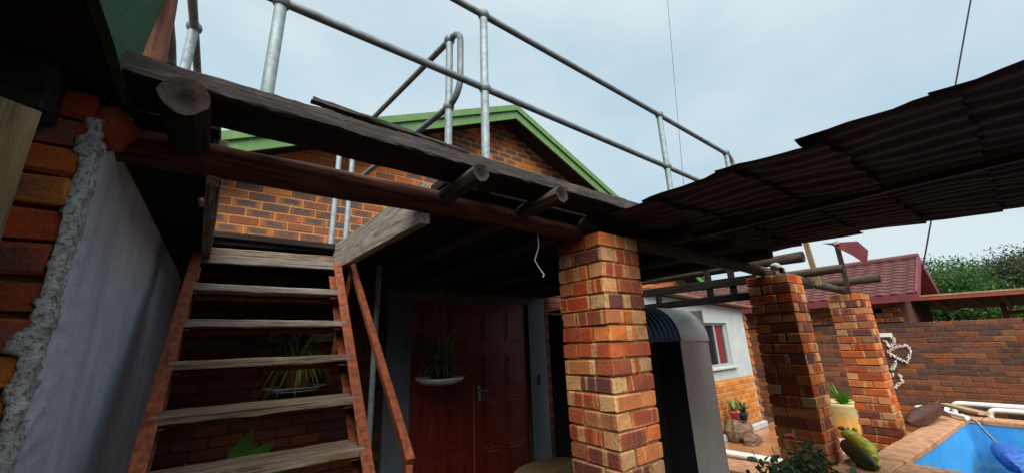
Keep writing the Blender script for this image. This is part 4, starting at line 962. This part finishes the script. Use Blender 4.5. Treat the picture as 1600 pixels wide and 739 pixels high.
# rose bush
rb = thing('rose_bush', 'dark green rose bush with one pink bloom below the middle column', 'bush', (3.05, 1.1, 0))
mb = MB(); lf = MB(); rgb_ = random.Random(6)
for i in range(44):
    a = rgb_.uniform(0, 6.28); r_ = rgb_.uniform(.05, .40); tip = Vector((3.05+r_*math.cos(a)*1.05, 1.12+r_*math.sin(a)*.8, rgb_.uniform(.80, 1.05)-.18*r_))
    b0 = Vector((3.05+rgb_.uniform(-.05, .05), 1.12+rgb_.uniform(-.05, .05), 0)); md = (b0+tip)/2+Vector((rgb_.uniform(-.05, .05), rgb_.uniform(-.05, .05), .12))
    pth = [b0, md, tip]; mb.tube(pth, [.007, .005, .002], 5)
    for k in range(30):
        t = rgb_.uniform(.35, 1.0); p = (md+(tip-md)*(t*2-1) if t > .5 else b0+(md-b0)*t*2)+Vector((rgb_.gauss(0, .045), rgb_.gauss(0, .045), rgb_.gauss(0, .035)))
        e = Euler((rgb_.uniform(-.9, .9), rgb_.uniform(-.9, .9), rgb_.uniform(0, 6.3))).to_matrix(); s = rgb_.uniform(.018, .034)
        q = [Vector((-s, 0, 0)), Vector((-.3*s, -.62*s, .1*s)), Vector((.6*s, -.5*s, 0)), Vector((1.2*s, 0, -.2*s)), Vector((.6*s, .5*s, 0)), Vector((-.3*s, .62*s, .1*s))]
        lf.add([p+e @ x for x in q], [(0, 1, 2, 3), (0, 3, 4, 5)])
mb.build('stems', M['bark'], rb); o = lf.build('foliage', M['leaf_rose'], rb); o['kind'] = 'stuff'
bl = MB()
for i in range(16):
    a = i*2.4; r_ = .006+.0012*i; e = Vector((3.10+r_*math.cos(a), 1.15+r_*math.sin(a), 1.045-.0012*i)); s = .012
    dd = Vector((math.cos(a), math.sin(a), .8)).normalized(); ss = Vector((-math.sin(a), math.cos(a), 0))
    bl.add([e-ss*s*.5, e+ss*s*.5, e+ss*s+dd*s*1.6, e-ss*s+dd*s*1.6, e+dd*s*2.1], [(0, 1, 2, 4, 3)])
bl.build('bloom', M['pink'], rb); pipe('bloom_stem', [(3.08, 1.13, .7), (3.09, 1.14, .9), (3.10, 1.15, 1.04)], .003, rb, 'leaf_rose', 5)

# round table behind the near column
tt = thing('round_table', 'round tan table top just showing behind the near column', 'table', (2.25, 2.38, 0))
mb = MB(); mb.lathe([(0, .70), (.42, .70), (.44, .71), (.44, .745), (.42, .755), (0, .756)], (2.22, 2.32, 0), 40); mb.build('table_top', M['tan_top'], tt)
mb = MB(); mb.lathe([(.2, .024), (.2, .06), (.05, .10), (.045, .7)], (2.22, 2.32, 0), 16); mb.build('pedestal', M['wood_dark'], tt)
o = pipe('deck_prop', [(1.0, 3.2, .02), (1.0, 3.2, 2.36)], .022, None, 'steel'); tag(o, 'thin grey steel prop standing under the deck beside the stairs', 'prop')
o = MB().tube([(1.32, 1.52, 2.28), (1.325, 1.52, 2.20), (1.30, 1.53, 2.12), (1.33, 1.53, 2.08), (1.37, 1.54, 2.05), (1.36, 1.54, 2.035)], .003, 6).build('loose_cable', M['white_plastic']); tag(o, 'thin pale cable dangling below the red-brown pole', 'cable')
# weathered board near the camera at far left
o = beam('weathered_board', (-.312, .875, 0.0), (-.312, .875, 2.08), .05, .065, M['wood_new_dark'], None, 30, .003, up=(.92, .4, 0)); tag(o, 'weathered board standing at the left edge before the brick wall', 'board')

# ------------------------------------------------------------------ overhead cables
def cable(p0, p1, sag, lab):
    a, b_ = Vector(p0), Vector(p1); o = MB().tube([a+(b_-a)*t-Z_*sag*4*t*(1-t) for t in [i/16 for i in range(17)]], .007, 6).build('overhead_cable', M['wire']); tag(o, lab, 'cable', 'overhead cables')
cable((10.87, 5.0, 13.4), (10.66, 5.5, 5.2), 0, 'thin overhead cable dropping past the end of the deck railing')
cable((6.0, -.45, 5.3), (5.97, .62, 2.3), 0, 'thin overhead cable passing behind the iron roof at right')

# ------------------------------------------------------------------ trees beyond the wall
def tree(label, c, h, cr_, m, seed, nl, ls):
    rg = random.Random(seed); t = thing('tree', label, 'tree', c, 'trees beyond the yard wall'); tr = MB(); tips = []
    base = Vector(c); tr.tube([base, base+Vector((.05, .05, h*.25)), base+Vector((.0, .1, h*.45))], [.16, .12, .09], 10)
    for i in range(15):
        a = i*2.4+rg.uniform(-.4, .4); e = rg.uniform(.1, 1.2); d = Vector((math.cos(a)*math.cos(e), math.sin(a)*math.cos(e), math.sin(e)*.8)); l = rg.uniform(.55, 1.0)
        s = base+Vector((0, .08, h*rg.uniform(.28, .45))); tip = base+Vector((0, 0, h*.55))+Vector((d.x*cr_[0], d.y*cr_[1], d.z*cr_[2]))*l
        md = (s+tip)/2+Vector((rg.uniform(-.2, .2), rg.uniform(-.2, .2), .15)); tr.tube([s, md, tip], [.05, .03, .01], 6); tips += [(tip, .55), (md, .4)]
        for k in range(3):
            q = md+(tip-md)*rg.random()+Vector((rg.gauss(0, .35), rg.gauss(0, .35), rg.gauss(0, .25))); tr.tube([md, q], [.015, .005], 5); tips.append((q, .4))
    tr.build('trunk', M['bark'], t); lf = MB()
    for i in range(nl):
        tp, sp = rg.choice(tips); p = tp+Vector((max(-1, min(1, rg.gauss(0, .5)))*sp, max(-1, min(1, rg.gauss(0, .5)))*sp, max(-.8, min(.8, rg.gauss(0, .42)))*sp))
        e = Euler((rg.uniform(-1.2, 1.2), rg.uniform(-1.2, 1.2), rg.uniform(0, 6.3))).to_matrix(); s = ls*rg.uniform(.6, 1.3)
        q = [Vector((-s, 0, 0)), Vector((0, -.38*s, .08*s)), Vector((s, 0, -.1*s)), Vector((0, .38*s, .08*s))]
        lf.add([p+e @ x for x in q], [(0, 1, 2, 3)])
    lf.build('crown', m, t)
tree('bright green leafy tree behind the tiled roof gable', (15.4, 1.30, 0), 4.2, (1.2, .60, 1.15), M['leaf_tree'], 1, 17000, .05)
tree('tall olive-green tree above the carport at right edge', (18.8, .08, 0), 4.9, (1.6, .80, 1.4), M['leaf_tree2'], 2, 20000, .05)
tree('low bright green tree seen under and above the carport', (15.2, .55, 0), 2.7, (1.0, .7, .7), M['leaf_tree'], 3, 14000, .055)
tree('dark green tree at far right behind the carport', (17.4, -1.1, 0), 4.5, (1.6, .9, 1.3), M['leaf_tree2'], 4, 18000, .05)

# ------------------------------------------------------------------ unseen wall added behind the camera to darken under the deck
bw = thing('shade_wall', 'unseen brick wall added behind the viewpoint to block low sky', 'wall', (4.0, -5.2, 0))
q = MB(); q.box((4.0, -5.2, 1.25), (13.0, .24, 2.5)); q.build('wall_body', M['brick_wall'], bw)
q = MB(); q.box((4.0, -5.2, 2.53), (13.1, .32, .06), None, .01); q.build('wall_cap', M['coping'], bw)
